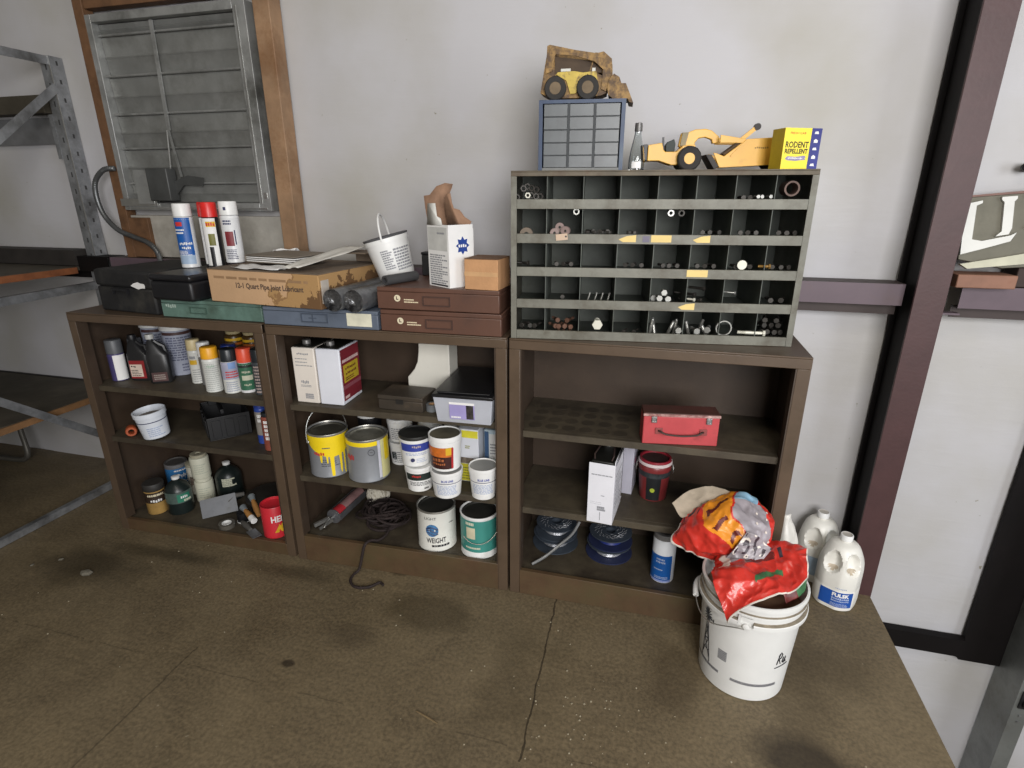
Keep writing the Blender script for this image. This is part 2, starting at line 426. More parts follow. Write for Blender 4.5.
t = flat_case('parts_case', 'flat worn green metal parts case on the leftmost bookcase', 1, .468, .018, 1.0205, .445, .33, .069, green, (.13, .205, .02, .045), M('green_dark', '40564c', .5))
mb = MB().tflat('~5', .05, .016, (.045, -.0015, .045), mi=0); mb.build('lettering', M('chalk_mark', '9fb0a6', .8), t)
t = flat_case('parts_case', 'flat grey-blue metal parts case with a cream paper label, under the stained carton', 2, .004, .0, 1.0205, .452, .33, .067, blue, (.155, .26, .018, .05), M('blue_dark', '454d5a', .5))
MB().box(.335, .43, -.0026, -.0013, .012, .058).build('paper_label', M('cream_paper', 'd9d6c0', .7), t)
mb = MB().box(.198, .202, -.0035, -.0013, .02, .048).box(.185, .215, -.003, -.0013, .032, .035); mb.build('latch', M('blue_dark', '454d5a', .5), t)
wl = M('cream_print', 'cbbd9f', .6)
for k, (zz, lab) in enumerate(((1.0205, 'lower of the two brown metal drawer cases with round emblems'), (1.0985, 'upper of the two brown metal drawer cases, carrying the torn white box'))):
    t = flat_case('drawer_case', lab, 2, .469-.006*k, 0, zz, .43, .3, .0765, brcase, (.165, .262, .018, .05), M('brown_dark', '43302a', .5))
    t['group'] = 'brown drawer cases'
    mb = MB().lathe([(0, 0), (.0115, 0), (.0115, .0006), (0, .0006)], 20, 0, Matrix.Translation((.073, -.0014, .04)) @ Matrix.Rotation(pi/2, 4, 'X'))
    em = mb.build('emblem', M('cream_emblem', 'd8cdb0', .6), t)
    MB().box(-.0035, -.0008, -.0009, -.0001, -.005, .006).box(-.0008, .0045, -.0009, -.0001, -.005, -.002).build('lettering', M('brown_dark', '43302a', .5), em, loc=(.073, -.0021, .04))
    MB().lines(.097, .148, .026, .042, 2, .5, 0, lambda x, z: (x, -.0015, z), 3, .2).build('lettering', wl, t)
# dark tool case and the small black box
t = thing('tool_case', 'large black tool case with a torn white sticker, at the end of the row', 'case', at(1, .106, .073, 1.0205), turn(1)-R_(7.2))
MB().box(0, .322, 0, .36, 0, .1).build('body', blackm, t, bevel=.008)
MB().box(-.003, .325, -.003, .363, .1005, .169).build('lid', blackm, t, bevel=.012)
st = [(.250+.024*sin(a)*q*1.5, .113+.014*cos(a)*q) for a, q in ((0, 1), (.5, .8), (1, 1.1), (1.5, 1.), (2.1, 1.15), (2.6, .8), (3.2, 1), (3.9, .85), (4.6, 1.2), (5.4, .9))]
MB().prism([(x, z) for x, z in st][::-1], -.0046, -.0034).build('sticker', paper, t)
mb = MB().box(.1, .19, -.012, -.0035, .088, .098).box(.1, .108, -.012, -.0035, .075, .088).box(.182, .19, -.012, -.0035, .075, .088); mb.build('handle', black, t)
t = thing('plastic_box', 'small black plastic box on the green parts case, beside the carton', 'box', at(1, .452, -.003, 1.0905), turn(1)-R_(4))
MB().box(0, .2, 0, .3, 0, .074).build('body', black, t, bevel=.012, seg=3)
MB().box(-.002, .202, -.002, .302, .0745, .099).build('lid', M('black_satin', '1d1d20', .3), t, bevel=.010, seg=3)
def face(p, off=0.):
    """turn that points a thing's front (its -y) at the middle of the room"""
    return math.atan2(EYE.x-p[0], -(EYE.y-p[1]))+off
def band(t, r, z0, z1, m, a0=-1.5, a1=1.5, name='label', r1=None, n=20, lab=None, off=.0004):
    o = MB().shell(r+off, z0, z1, a0, a1, n, 0, None if r1 is None else r1+off).build(name, m, t)
    if lab: o['label'] = lab
    return o
def cprint(r, slope=0., z0=0.):
    return lambda x, z: ((r+slope*(z-z0)+.0009)*sin(x/r), -(r+slope*(z-z0)+.0009)*cos(x/r), z)
# ---------------- stained carton with its writing
CTN = at(2, -.237, .034, 1.0915)
t = thing('cardboard_carton', 'long brown carton with printed lettering and dark oil stains, under the loose papers', 'carton', CTN, turn(2)-R_(7.6))
def carton_material():
    m = M('carton_board', 'bd9a76', .8, 0, .06, 6, .12, 120)
    N, L = m.node_tree.nodes, m.node_tree.links; b = N['Principled BSDF']
    src = b.inputs['Base Color'].links[0].from_socket
    tc = N.new('ShaderNodeTexCoord'); sp = N.new('ShaderNodeSeparateXYZ'); L.new(tc.outputs['Object'], sp.inputs[0])
    nz = N.new('ShaderNodeTexNoise'); nz.inputs['Scale'].default_value = 11; nz.inputs['Detail'].default_value = 6; nz.inputs['Roughness'].default_value = .6; L.new(tc.outputs['Object'], nz.inputs['Vector'])
    def mth(op, *a):
        x = N.new('ShaderNodeMath'); x.operation = op
        for i, v in enumerate(a):
            if isinstance(v, (int, float)): x.inputs[i].default_value = v
            else: L.new(v, x.inputs[i])
        return x.outputs[0]
    # soaked corner creeping in from the lower right
    s = mth('ADD', mth('MULTIPLY', sp.outputs['X'], 1.5), mth('MULTIPLY', sp.outputs['Z'], -1.6))
    s = mth('ADD', s, mth('MULTIPLY', mth('SUBTRACT', nz.outputs['Fac'], .5), .62))
    front = mth('LESS_THAN', sp.outputs['Y'], .03)
    prev = src
    for lo, hi, colr, amt in ((.42, .43, 'bb9560', .7), (.425, .445, '7d5c3a', .8), (.455, .47, 'b08c5c', .7), (.60, .63, '5d4127', .9)):
        r = mth('MULTIPLY', mth('SMOOTH_MIN', mth('GREATER_THAN', s, lo), 1., .01), amt)
        mx = N.new('ShaderNodeMix'); mx.data_type = 'RGBA'; L.new(r, mx.inputs[0]); L.new(prev, mx.inputs[6]); mx.inputs[7].default_value = lin(colr); prev = mx.outputs[2]
    L.new(prev, b.inputs['Base Color']); return m
board = carton_material()
boardtop = M('carton_dusty_top', '6f6152', .85, 0, .12, 7, .1, 100, dirt='5a4836', dscale=6, damt=.4)
cb = MB().box(0, .505, 0, .385, 0, .1195)
cb.build('body', board, t, bevel=.003)
fl = MB().box(-.001, .506, -.001, .19, .1197, .1227).box(-.001, .506, .193, .386, .1197, .1227)
fl.build('top_flap', boardtop, t, bevel=.001)
inkm = M('carton_ink', '54443a', .8)
mb = MB().tflat('12-1 Quart Pipe Joint Lubricant', .305, .026, (.285, -.0008, .064), bold=.03, v=(0, 0, 1)); mb.build('lettering', inkm, t)
mb = MB().lines(.03, .46, .088, .097, 1, 1, 0, lambda x, z: (x, -.0008, z), 8, .3); mb.build('lettering', M('carton_faint_ink', '957656', .8), t)
MB().box(.5052, .507, .01, .05, .02, .1).build('tape', M('clear_tape', 'b8b0a6', .25), t)
CZ = 1.0915+.1232
cr = turn(2)-R_(7.6)
def on_carton(x, y, z=0): return CTN+Vector((cos(cr)*x-sin(cr)*y, sin(cr)*x+cos(cr)*y, .1232+z))
# ---------------- papers and the manual on it
t = thing('thick_catalogue', 'thick grey-covered catalogue lying on the stained carton', 'catalogue', on_carton(.07, .12, .012), cr-R_(3))
MB().box(0, .25, 0, .2, 0, .003).box(0, .25, 0, .2, .0245, .0275).box(0, .004, 0, .2, .0032, .0243).build('cover', M('catalogue_cover', '7d7468', .6, 0, .15, 10), t, bevel=.001)
pg = MB()
for k in range(6): pg.box(.0045, .247, .003, .197, .0034+.0034*k, .0066+.0034*k, k % 2)
pg.build('pages', [paper, M('dark_page', '4f4b45', .7)], t)
def sheet(name, label, poly, z, m, loc, rz, amp=.008, seed=1, group=None, cat='paper', lift=0.):
    """a creased sheet: outline fanned into a fine grid, then crumpled"""
    rr = random.Random(seed); n = 14
    (x0, y0), (x1, y1), (x2, y2), (x3, y3) = poly
    ph = [rr.uniform(0, 6) for _ in range(4)]
    vs = []
    for i in range(n+1):
        for j in range(n+1):
            u, v = i/n, j/n
            x = (x0*(1-u)+x1*u)*(1-v)+(x3*(1-u)+x2*u)*v; y = (y0*(1-u)+y1*u)*(1-v)+(y3*(1-u)+y2*u)*v
            h = amp*(abs(sin(u*5+ph[0]))*.6+.5*sin(v*7+ph[1]+u*3)*.5+.5+.3*sin((u+v)*11+ph[2]))
            vs.append((x, y, max(.0004, h*.8)+lift*v))
    fs = [(i*(n+1)+j, (i+1)*(n+1)+j, (i+1)*(n+1)+j+1, i*(n+1)+j+1) for i in range(n) for j in range(n)]
    o = MB().add(vs, fs).build(name, m, None, (loc[0], loc[1], loc[2]+z), (0, 0, rz), sharp=25)
    s = o.modifiers.new('thick', 'SOLIDIFY'); s.thickness = .0006
    return tag(o, label, cat, group)
sheet('crumpled_paper', 'creased white paper under the catalogue on the carton front edge', ((.11, .01), (.325, .012), (.31, .115), (.10, .11)), .001, paper, on_carton(0, 0), cr, .008, 3)
sheet('paper_sleeve', 'long white paper sleeve draped across the right side of the carton', ((.325, .02), (.405, .02), (.475, .34), (.375, .34)), .010, M('dull_white_paper', 'cfccc4', .7), on_carton(0, 0), cr, .006, 5, lift=.05)
sheet('folded_paper', 'small folded white paper behind the catalogue next to the spray cans', ((.02, .37), (.112, .38), (.112, .31), (.02, .31)), .02, paper, on_carton(0, 0), cr, .02, 9)
t = thing('flat_carton', 'flattened brown carton behind the catalogue against the wall', 'carton', on_carton(.397, .265, .001), cr)
MB().box(0, .12, .106, .12, 0, .045).box(0, .12, .002, .1055, .0401, .045).build('body', boardtop, t, bevel=.002)
# ---------------- two foil wrapped pipe rolls
foil = M('grey_foil_wrap', '77787a', .35, .5, .25, 16, .25, 60, dirt='3f3f40', dscale=9, damt=.4)
foilend = M('crinkled_foil_end', '8d8e90', .3, .7, .45, 40, .6, 60, dirt='2c2c2e', dscale=16, damt=.5)
for k, (x, y, rz, lab) in enumerate(((.3115, -.035, -6, 'left of two foil-wrapped pipe rolls poking out under the tilted pail'), (.3905, -.038, -6, 'right of two foil-wrapped pipe rolls, next to the brown drawer cases'))):
    t = thing('pipe_roll', lab, 'pipe', at(2, x, y, 1.0885+.0392), turn(2)+R_(rz), 'foil-wrapped pipe rolls')
    T = Matrix.Rotation(-pi/2, 4, 'X')
    MB().lathe([(.0385, 0), (.039, .004), (.039, .36), (.037, .363), (0, .363)], 28, 0, T).build('wrap', foil, t)
    MB().lathe([(0, .012), (.012, .010), (.02, .004), (.0383, .0005)], 28, 0, T, rf=lambda r, z, a: r*(1+.03*sin(a*7))).build('end', foilend, t)
t = thing('rubber_tube', 'short black rubber tube lying on the upper brown drawer case', 'tube', at(2, .482, .025, 1.175+.0175), turn(2)-R_(22))
T = Matrix.Rotation(-pi/2, 4, 'X')
MB().lathe([(.0165, .0), (.017, .002), (.017, .15), (.010, .15), (.010, .005), (.0095, 0), (.0165, 0)], 24, 0, T).build('wall', M('old_rubber', '3c3c3d', .7, 0, .15, 10), t)
# ---------------- tilted quart pail
p = at(2, .449, .205, 1.184)
PS = 1.1
t = thing('plastic_pail', 'small white plastic pail with wire bail, tilted on the pipe rolls', 'pail', p, 0, rot=(R_(-4), R_(-14), face(p)+.1))
MB().lathe([(0, 0), (.058, 0), (.060, .004), (.0715, .112), (.0715, .114), (.074, .114), (.0745, .128), (.072, .130), (.070, .128), (.0685, .112), (.0565, .006), (0, .006)], 36).build('body', white, t)
MB().lathe([(0, .125), (.0690, .1262), (.0755, .1305), (.0765, .134), (.072, .136), (.066, .131), (0, .131)], 36).build('lid', M('grey_lid', '4d4d50', .5), t)
hw = MB().tube([(.076*sin(a)*1., -.004*cos(a), .12+.085*cos(a)*1.0+.0) for a in [(-pi/2+pi*k/18) for k in range(19)]], .0032, 8); hw.build('bail', white, t, loc=(0, 0, .002), rot=(0, 0, R_(75)))
cone = lambda z: .060+(z-.004)*.1065
mb = MB()
mb.lines(-.035, .0, .03, .095, 9, .6, 0, lambda x, z: ((cone(z)+.0008)*sin(x/.066), -(cone(z)+.0008)*cos(x/.066), z), 2); mb.lines(.006, .07, .02, .095, 8, .62, 0, lambda x, z: ((cone(z)+.0008)*sin(x/.066), -(cone(z)+.0008)*cos(x/.066), z), 4)
mb.build('print', greyprint, t)
for ch in list(t.children): ch.scale = (PS, PS, PS); ch.location = Vector(ch.location)*PS
# ---------------- torn white box with blue star
p = at(2, .722, .012, 1.1755)
t = thing('torn_box', 'tall white cardboard box torn open at the top, blue star printed on its side', 'box', p, turn(2)-R_(34))
w, d, h = .116, .105, .203
MB().box(-w, 0, 0, .0025, 0, h).box(-w, 0, d-.0025, d, 0, h*.93).box(-.0025, 0, .0027, d-.0027, 0, h).box(-w, -w+.0025, .0027, d-.0027, 0, h).box(-w+.003, -.003, .003, d-.003, 0, .003).build('body', paper, t)
greyp = M('light_grey_print', 'c4c4c0', .7)
MB().box(-w+.003, -.006, -.0008, -.0002, .12, h-.008).build('print_panel', greyp, t)
mb = MB().lines(-w+.01, -.01, .012, .11, 13, .55, 0, lambda x, z: (x, -.0006, z), 5); mb.lines(-.06, -.02, h-.03, h-.022, 1, .7, 0, lambda x, z: (x, -.0012, z), 6); mb.build('print', greyprint, t)
MB().box(-w+.012, -.01, -.001, -.0004, .004, .009).build('print', darkprint, t)
star = []
for k in range(16):
    a = pi/2+k*pi/8; q = .030 if k % 2 == 0 else .020
    star.append((.058+q*cos(a)*.95, .136+q*sin(a)))
sb = MB().add([(.0006, y, z) for y, z in star], [tuple(range(16))]); sb.build('star_print', blueprint, t)
MB().tflat('~4', .036, .010, (.0012, .058, .136), (0, 1, 0)).build('lettering', paper, t)
torn = M('torn_brown_board', '8f6f58', .85, 0, .12, 10, .15, 100, dirt='6d5342', dscale=6, damt=.4)
# torn flaps standing above the rim: front left strip, tall back flap, ragged right flap
def ragged(pts, th=.002):
    mb = MB(); n = len(pts); c = Vector((0, 0, 0))
    for q in pts: c += Vector(q)/n
    vs = [tuple(c)]+[tuple(q) for q in pts]
    return mb.add(vs, [(0, 1+i, 1+(i+1) % n) for i in range(n)], smooth=False)
def flapmesh(pts, yfun, th=.002):
    """torn board outline given in the bookcase's own x, z; stood inside the box mouth"""
    vs = []
    for x, z in pts:
        dx, dy = x+.004-.722, yfun(x, z)-.012; a = R_(34)
        vs.append((cos(a)*dx-sin(a)*dy, sin(a)*dx+cos(a)*dy, z-1.1755))
    return MB().add(vs, [tuple(range(len(vs)))], smooth=False)
f1 = MB().add([(-w, .0012, h-.003), (-w+.004, .0012, h+.018), (-w+.012, .0, h+.066), (-w+.056, -.002, h+.067), (-w+.06, .0, h+.026), (-w+.08, .0, h+.020), (-w+.086, .0012, h-.003)], [tuple(range(7))], smooth=False).build('front_flap', M('pale_card', 'cfcec8', .7), t)
PL_ = [(0.614, 1.468), (0.631, 1.471), (0.651, 1.498), (0.676, 1.508), (0.701, 1.505), (0.698, 1.493), (0.689, 1.473), (0.69, 1.451), (0.695, 1.404), (0.69, 1.347), (0.638, 1.347), (0.632, 1.393), (0.624, 1.389), (0.618, 1.429)]
PR_ = [(0.685, 1.442), (0.693, 1.474), (0.708, 1.476), (0.71, 1.448), (0.715, 1.429), (0.736, 1.424), (0.752, 1.402), (0.776, 1.387), (0.767, 1.374), (0.766, 1.347), (0.744, 1.338), (0.722, 1.343), (0.718, 1.366), (0.69, 1.361)]
f2 = flapmesh(PL_, lambda x, z: .112+(z-1.37)*.1+(x-.69)*.55 if x < .69 else .112+(z-1.37)*.1).build('back_flap', torn, t)
f3 = flapmesh(PR_, lambda x, z: .10-abs(x-.70)*.15-max(0, z-1.38)*.2).build('side_flap', torn, t)
for f in (f1, f2, f3):
    s = f.modifiers.new('thick', 'SOLIDIFY'); s.thickness = .002
# ---------------- tan carton and dark carton behind
p = at(2, .774, .010, 1.1755)
t = thing('small_carton', 'small scuffed tan carton on the upper brown drawer case', 'carton', p, turn(2)-R_(5))
tan = M('tan_board', 'b88b62', .8, 0, .12, 8, .12, 90, dirt='8a6544', dscale=5, damt=.35)
MB().box(0, .116, 0, .125, 0, .098).build('body', tan, t, bevel=.002)
MB().box(.0, .116, .0, .062, .0983, .1003).box(.0, .116, .0632, .125, .0983, .1003).build('top_flap', M('brown_board_dark', '6a4d36', .85, 0, .15, 10), t)
MB().box(0, .116, -.0006, -.0002, .044, .058).build('tape', M('tan_tape', 'c29a70', .4), t)
t = thing('black_box', 'flat black box on the brown drawer case against the wall, behind the torn box', 'box', at(2, .515, .285, 1.1755), turn(2))
MB().box(0, .1, 0, .045, 0, .078).build('body', blackm, t, bevel=.003); MB().box(-.002, .102, -.002, .047, .0785, .088).build('lid', black, t, bevel=.003)
# ---------------- aerosol cans
def aerosol(name, label, p, r, h, body, capm, rz=None, capf=.22, rot=None, capr=.92, group=None):
    t = thing(name, label, 'can', p, face(p) if rz is None else rz, group, rot)
    hb = h*(1-capf)
    MB().lathe([(0, .003), (r*.9, .003), (r*.95, 0), (r, .002), (r, .004), (r*.985, .006), (r*.985, hb-.012), (r*1.0, hb-.010), (r*.99, hb-.008), (r*.93, hb-.002), (r*.84, hb), (0, hb)], 32).build('body', body, t)
    MB().lathe([(r*capr, hb+.0004), (r*capr, hb+.004), (r*(capr-.03), h-.004), (r*(capr-.08), h-.0008), (r*(capr-.13), h), (0, h)], 32).build('cap', capm, t)
    return t, r*.985, hb
ctop = 1.0905+.0995
redcap = M('red_cap', 'cf2a26', .35, 0, .08)
silver = M('can_silver', 'b4b4b6', .3, .7, .15, 12)
GA = 'tall aerosol cans beside the carton'
p = at(1, .470, .2, ctop+.0012); R0 = .0355
t, r, hb = aerosol('spray_can', 'blue and white aerosol can with white cap on the black cases', p, R0, .248, M('can_white', 'd9dadb', .35, 0, .06), white, group=GA, capr=.97, capf=.2)
band(t, r, .05, hb-.004, bluelabel, -1.3, .6, n=26)
band(t, r, .015, .05, M('pale_blue_can', '9fb4cc', .4), -1.3, .6, 'label_fade')
MB().shell(r+.0009, hb-.036, hb-.020, -1.0, -.25).build('badge', M('red_print', 'c2322e', .5), t)
mb = MB().tcyl('~8', .05, .011, r+.0008, .095, -.2, bold=.03).tcyl('~5', .035, .010, r+.0008, .078, -.2, bold=.03); mb.lines(-.04, .01, .05, .07, 4, .5, 0, cprint(r), 3); mb.lines(-.045, -.005, hb-.065, hb-.042, 2, .5, 0, cprint(r), 5); mb.build('lettering', paper, t)
for k, (x, y, lab) in enumerate(((.545, .243, 'red-capped aerosol can half hidden behind the other red-capped can'), (.597, .198, 'red-capped aerosol can with yellow badge, in front of the other red-capped can'))):
    p = at(1, x, y, ctop+.0012)
    t, r, hb = aerosol('spray_can', lab, p, .0315, .253, M('can_black', '202024', .35, 0, .1), redcap, group=GA, capr=.985)
    band(t, r, .012, hb-.004, paper, -1.25, .55); band(t, r, .012, .085, M('can_black', '202024'), -.55, -.05, 'label_panel', off=.0008)
    band(t, r, hb-.036, hb-.016, M('amber_print', 'd8ac28', .5), -.6, .5, 'badge', off=.0012); band(t, r, .09, .135, M('olive_print', '6e6c2a', .5), -.5, .25, 'picture', off=.0012)
    MB().tcyl('~4', .034, .013, r+.0016, hb-.026, -.05, bold=.03).build('lettering', M('red_print', 'c2322e', .5), t)
p = at(1, .682, .205, CZ+.0012)
t, r, hb = aerosol('spray_can', 'white aerosol can with a dark red picture, standing on the left end of the carton', p, .035, .232, M('can_white', 'd9dadb', .35, 0, .06), white, group=GA, capr=.97)
band(t, r, .065, .12, M('maroon_print', '7d2a30', .5), -.75, .15, 'picture'); MB().lines(-.03, .012, .015, .055, 6, .5, 0, cprint(r), 4).lines(-.028, .015, hb-.035, hb-.015, 2, .6, 0, cprint(r), 9).build('print', M('navy_print', '2c3058', .5), t)
band(t, r, .07, .125, M('navy_print', '2c3058'), .25, .38, 'stripe'); band(t, r, hb+.018, hb+.030, M('navy_print', '2c3058'), -.55, -.25, 'logo', off=-.0009)
# ------------------------------------------------------------------ the bolt bin
olive = M('olive_grey_steel', '706f65', .5, .1, .14, 12, .06, 70, dirt='4c4639', dscale=7, damt=.42)
binin = M('bin_inside_grey', '5f645e', .6, .1, .2, 10, .05, 60, dirt='45483f', dscale=5, damt=.42)
rust = M('rusty_top_plate', '5f5647', .6, .1, .25, 12, .08, 60, dirt='4a3322', dscale=9, damt=.42)
BO = Vector((.006, .004, 1.021)); BR = R_(7.2)
BW, BH, BD = .883, .519, .285
def bb(x, y, z): return BO+Vector((cos(BR)*x-sin(BR)*y, sin(BR)*x+cos(BR)*y, z))
t = thing('bolt_bin', 'grey-green steel bolt bin of forty open cells on the right-hand bookcase', 'bolt bin', BO, BR)
MB().box(0, BW, 0, BD, BH-.004, BH).box(0, BW, 0, .004, BH-.016, BH-.0041).build('top_panel', rust, t, bevel=.001)
for x0, x1, xi in ((0, .018, 0), (BW-.018, BW, BW-.003)):
    MB().box(x0, x1, .0002, .004, 0, BH-.0162).box(xi, xi+.003, .0042, BD, 0, BH-.0042).build('side_panel', olive, t)
MB().box(.0032, BW-.0032, BD-.003, BD, 0, BH-.0042).build('back_panel', binin, t)
PZ = .1022
for k in range(5):
    z = PZ*k
    MB().box(.0184, BW-.0184, .0003, .003, z, z+.0285).box(.0184, BW-.0184, .0031, .009, z+.0265, z+.0285).build('lip', olive, t, bevel=.0008)
    MB().box(.0034, BW-.0034, .0092, BD-.0032, z, z+.002).build('shelf', binin, t)
    for j in range(1, 8):
        x = BW*j/8
        MB().box(x-.001, x+.001, .010, BD-.0034, z+.0024, min(z+PZ-.0004, BH-.0045)).build('divider', binin, t)
tagm = M('yellow_sticker', 'dcc27c', .6, 0, .06)
def arrow(x, k, w=.04, left=True):
    z = PZ*k+.006
    pts = [(x, z), (x+w, z), (x+w, z+.021), (x+.012, z+.018), (x-.012, z+.008)] if left else [(x, z), (x+w, z), (x+w, z+.021), (x, z+.021)]
    MB().prism(pts, -.0009, -.0001).build('sticker', tagm, t)
arrow(.345, 3); arrow(.43, 3, .06, False); arrow(.565, 3, .038); arrow(.545, 2, .062, False); arrow(.54, 1, .038)
MB().box(.405, .425, -.0008, -.0001, 3*PZ+.006, 3*PZ+.024).build('sticker', M('violet_sticker', '6c6778', .6), t)
# ---------------- hardware lying in the cells
hw_s = M('zinc_hardware', 'a9a9a4', .35, .7, .2, 40, 0, dirt='6a665c', dscale=20, damt=.4)
hw_d = M('oily_hardware', '4b4843', .5, .5, .3, 40, 0, dirt='2c2926', dscale=20, damt=.5)
hw_r = M('rusty_hardware', '7a5644', .7, .2, .3, 40, 0, dirt='4d3629', dscale=20, damt=.5)
hw_w = M('pale_hardware', 'cfcdbf', .45, .2, .08, 20)
def hexpts(r): return [(r*cos(pi/3*k), r*sin(pi/3*k)) for k in range(6)]
def bolt(m, r=.009, L=.06, label='', group='', name='hex_bolt'):
    o = thing(name, label, 'bolt', (0, 0, -9), 0, group)
    mb = MB(); hx = hexpts(r); n = 6
    vs = [(x, y, 0) for x, y in hx]+[(x, y, r*.75) for x, y in hx]
    mb.add(vs, [tuple(range(5, -1, -1)), tuple(range(6, 12))]+[(i, (i+1) % 6, (i+1) % 6+6, i+6) for i in range(6)], smooth=False)
    mb.build('head', m, o, bevel=r*.08)
    prof = [(0, -L), (r*.45, -L), (r*.52, -L+.002)]
    for k in range(10): prof += [(r*.47, -L+.003+k*.0022), (r*.55, -L+.0041+k*.0022)]
    prof += [(r*.55, -.0002), (0, -.0002)]
    MB().lathe(prof, 12).build('shank', m, o)
    return o
def nut(m, r, h, label, group, name='hex_nut', cat='nut'):
    mb = MB(); hx = hexpts(r); ri = r*.52
    vs = [(x, y, 0) for x, y in hx]+[(x, y, h) for x, y in hx]; q = [(ri*cos(pi/3*k), ri*sin(pi/3*k)) for k in range(6)]
    vs += [(x, y, 0) for x, y in q]+[(x, y, h) for x, y in q]
    fs = []
    for i in range(6):
        j = (i+1) % 6; fs += [(i, j, j+6, i+6), (i+6, j+6, j+18, i+18), (i+18, j+18, j+12, i+12), (i+12, j+12, j, i)]
    o = mb.add(vs, fs, smooth=False).build(name, m, None, (0, 0, -9), bevel=r*.08)
    return tag(o, label, cat, group)
def ring(m, r, ri, h, label, group=None, name='washer', cat='washer'):
    o = MB().lathe([(ri, 0), (r, 0), (r, h), (ri, h), (ri, 0)], 28).build(name, m, None, (0, 0, -9), bevel=0)
    return tag(o, label, cat, group)
def cell(j, k, fx, y, dz): return bb(BW*(j+fx)/8, y, PZ*k+.0025+dz)
used = set()
def put(src, j, k, fx, y, dz, rot):
    p = cell(j, k, fx, y, dz)
    e = (rot[0], rot[1], rot[2]+BR)
    if src.name not in used:
        used.add(src.name); src.location = p; src.rotation_euler = e; return src
    return dup(src, p, e)
rnd.seed(11)
def spread(n, w=.8):
    return [(.5-w/2+w*(i+.5)/n) for i in range(n)]
def pile(src, j, k, rows, r, ang=None, L=.0):
    """a small heap: rows of (count, y, height)"""
    for n, y, dz in rows:
        for fx in spread(n, .62):
            rz = rnd.uniform(-.5, .5) if ang is None else ang+rnd.uniform(-.25, .25)
            put(src, j, k, fx+rnd.uniform(-.02, .02), y+rnd.uniform(-.004, .004), dz, (pi/2, rnd.uniform(0, 1), rz))
PL = 'silver hex bolts lying in the fifth cell of the bottom row'
# bottom row (k=0)
b = bolt(hw_s, .010, .058, 'silver hex bolt standing in the middle cells of the bottom row', 'silver bolts in the middle of the bottom row')
for x, y, tilt, s in ((.10, .05, .15, 0), (.26, .052, -.2, 0), (.62, .055, .35, 0), (.80, .052, .12, 0)):
    put(b, 4, 0, x, y, .0085, (pi+tilt, tilt*.8, s))
for x, y, tilt, s in ((.25, .052, .3, 0), (.48, .058, -.4, 0), (.75, .05, .5, 0)):
    put(b, 5, 0, x, y, .0095, (pi+tilt, -tilt, s))
b2 = bolt(hw_s, .011, .05, 'silver hex bolt lying head-out in the middle of the bottom row', 'head-out silver bolts in the bottom row')
put(b2, 4, 0, .90, .024, .034, (pi/2, .2, -.1)); put(b2, 5, 0, .4, .024, .033, (pi/2, .5, .15)); put(b2, 5, 0, .72, .03, .037, (pi/2, .1, -.3))
w = bolt(hw_w, .0175, .06, 'large pale hex bolt head facing out in the third cell of the bottom row', None, 'large_hex_bolt'); w['category'] = 'bolt'
put(w, 2, 0, .55, .022, .047, (pi/2, 0, 0))
d0 = bolt(hw_d, .009, .045, 'dark bolt in the first cell of the bottom row', 'dark bolts in the first cell of the bottom row')
pile(d0, 0, 0, ((3, .03, .012), (3, .034, .034)), .009)
r0 = bolt(hw_r, .009, .045, 'rusty bolt heaped in the second cell of the bottom row', 'rusty bolts in the second cell of the bottom row')
pile(r0, 1, 0, ((3, .028, .012), (4, .04, .033), (2, .055, .05)), .009)
d1 = bolt(hw_d, .007, .04, 'small dark bolt in the fourth cell of the bottom row', 'dark bolts in the fourth cell of the bottom row')
pile(d1, 3, 0, ((3, .03, .012), (2, .05, .02)), .007)
rg = ring(hw_s, .0245, .021, .012, 'thin steel ring standing upright in the seventh cell of the bottom row', None, 'steel_ring', 'ring'); put(rg, 6, 0, .15, .03, .046, (pi/2, 0, 0))
d2 = nut(hw_d, .011, .011, 'dark nut on edge in the seventh cell of the bottom row', 'dark nuts in the seventh cell of the bottom row')
for fx in (.5, .72, .9): put(d2, 6, 0, fx, .03, .0115, (pi/2, .1, 0))
d3 = bolt(hw_d, .009, .05, 'dull bolt heaped in the last cell of the bottom row', 'dull bolts in the last cell of the bottom row')
pile(d3, 7, 0, ((4, .034, .012), (4, .045, .033), (3, .055, .053), (2, .06, .068)), .009)
lg = bolt(hw_w, .010, .075, 'pale long bolt lying across the last cell of the bottom row', None, 'long_bolt')
put(lg, 7, 0, .22, .017, .034, (pi/2, 0, pi/2+.05-BR))
# fourth row (k=1)
s1 = bolt(hw_s, .0105, .045, 'shiny bolt head in the fifth cell of the fourth row', 'shiny bolt heads in the fourth row')
for fx, dz in ((.28, .034), (.52, .032), (.40, .052)): put(s1, 4, 1, fx, .026, dz, (pi/2, .3*fx, 0))
put(s1, 4, 1, .12, .05, .03, (pi/2, .1, .2))
t1 = bolt(hw_s, .006, .035, 'slim pale bolt leaning in the third cell of the fourth row', 'slim bolts in the third cell of the fourth row')
for fx in (.22, .42, .6, .8): put(t1, 2, 1, fx, .045, .012, (pi-.5, .3, 0))
d4 = bolt(hw_d, .008, .07, 'long dark bolt lying in the sixth cell of the fourth row', 'long dark bolts in the fourth row')
for fx, dz, a in ((.3, .04, .9), (.5, .022, 1.1), (.55, .06, 1.0)): put(d4, 5, 1, fx, .07, dz, (pi/2, 0, a))
t2 = bolt(hw_s, .006, .045, 'thin bright bolt lying across the seventh cell of the fourth row', None, 'thin_bolt'); put(t2, 6, 1, .4, .06, .05, (pi/2+.1, 0, pi/2))
t3 = bolt(hw_w, .006, .022, 'short white bolt perched on the lip above the lowest arrow sticker', None, 'short_bolt'); put(t3, 5, 1, .22, .017, .033, (pi/2, 0, .9))
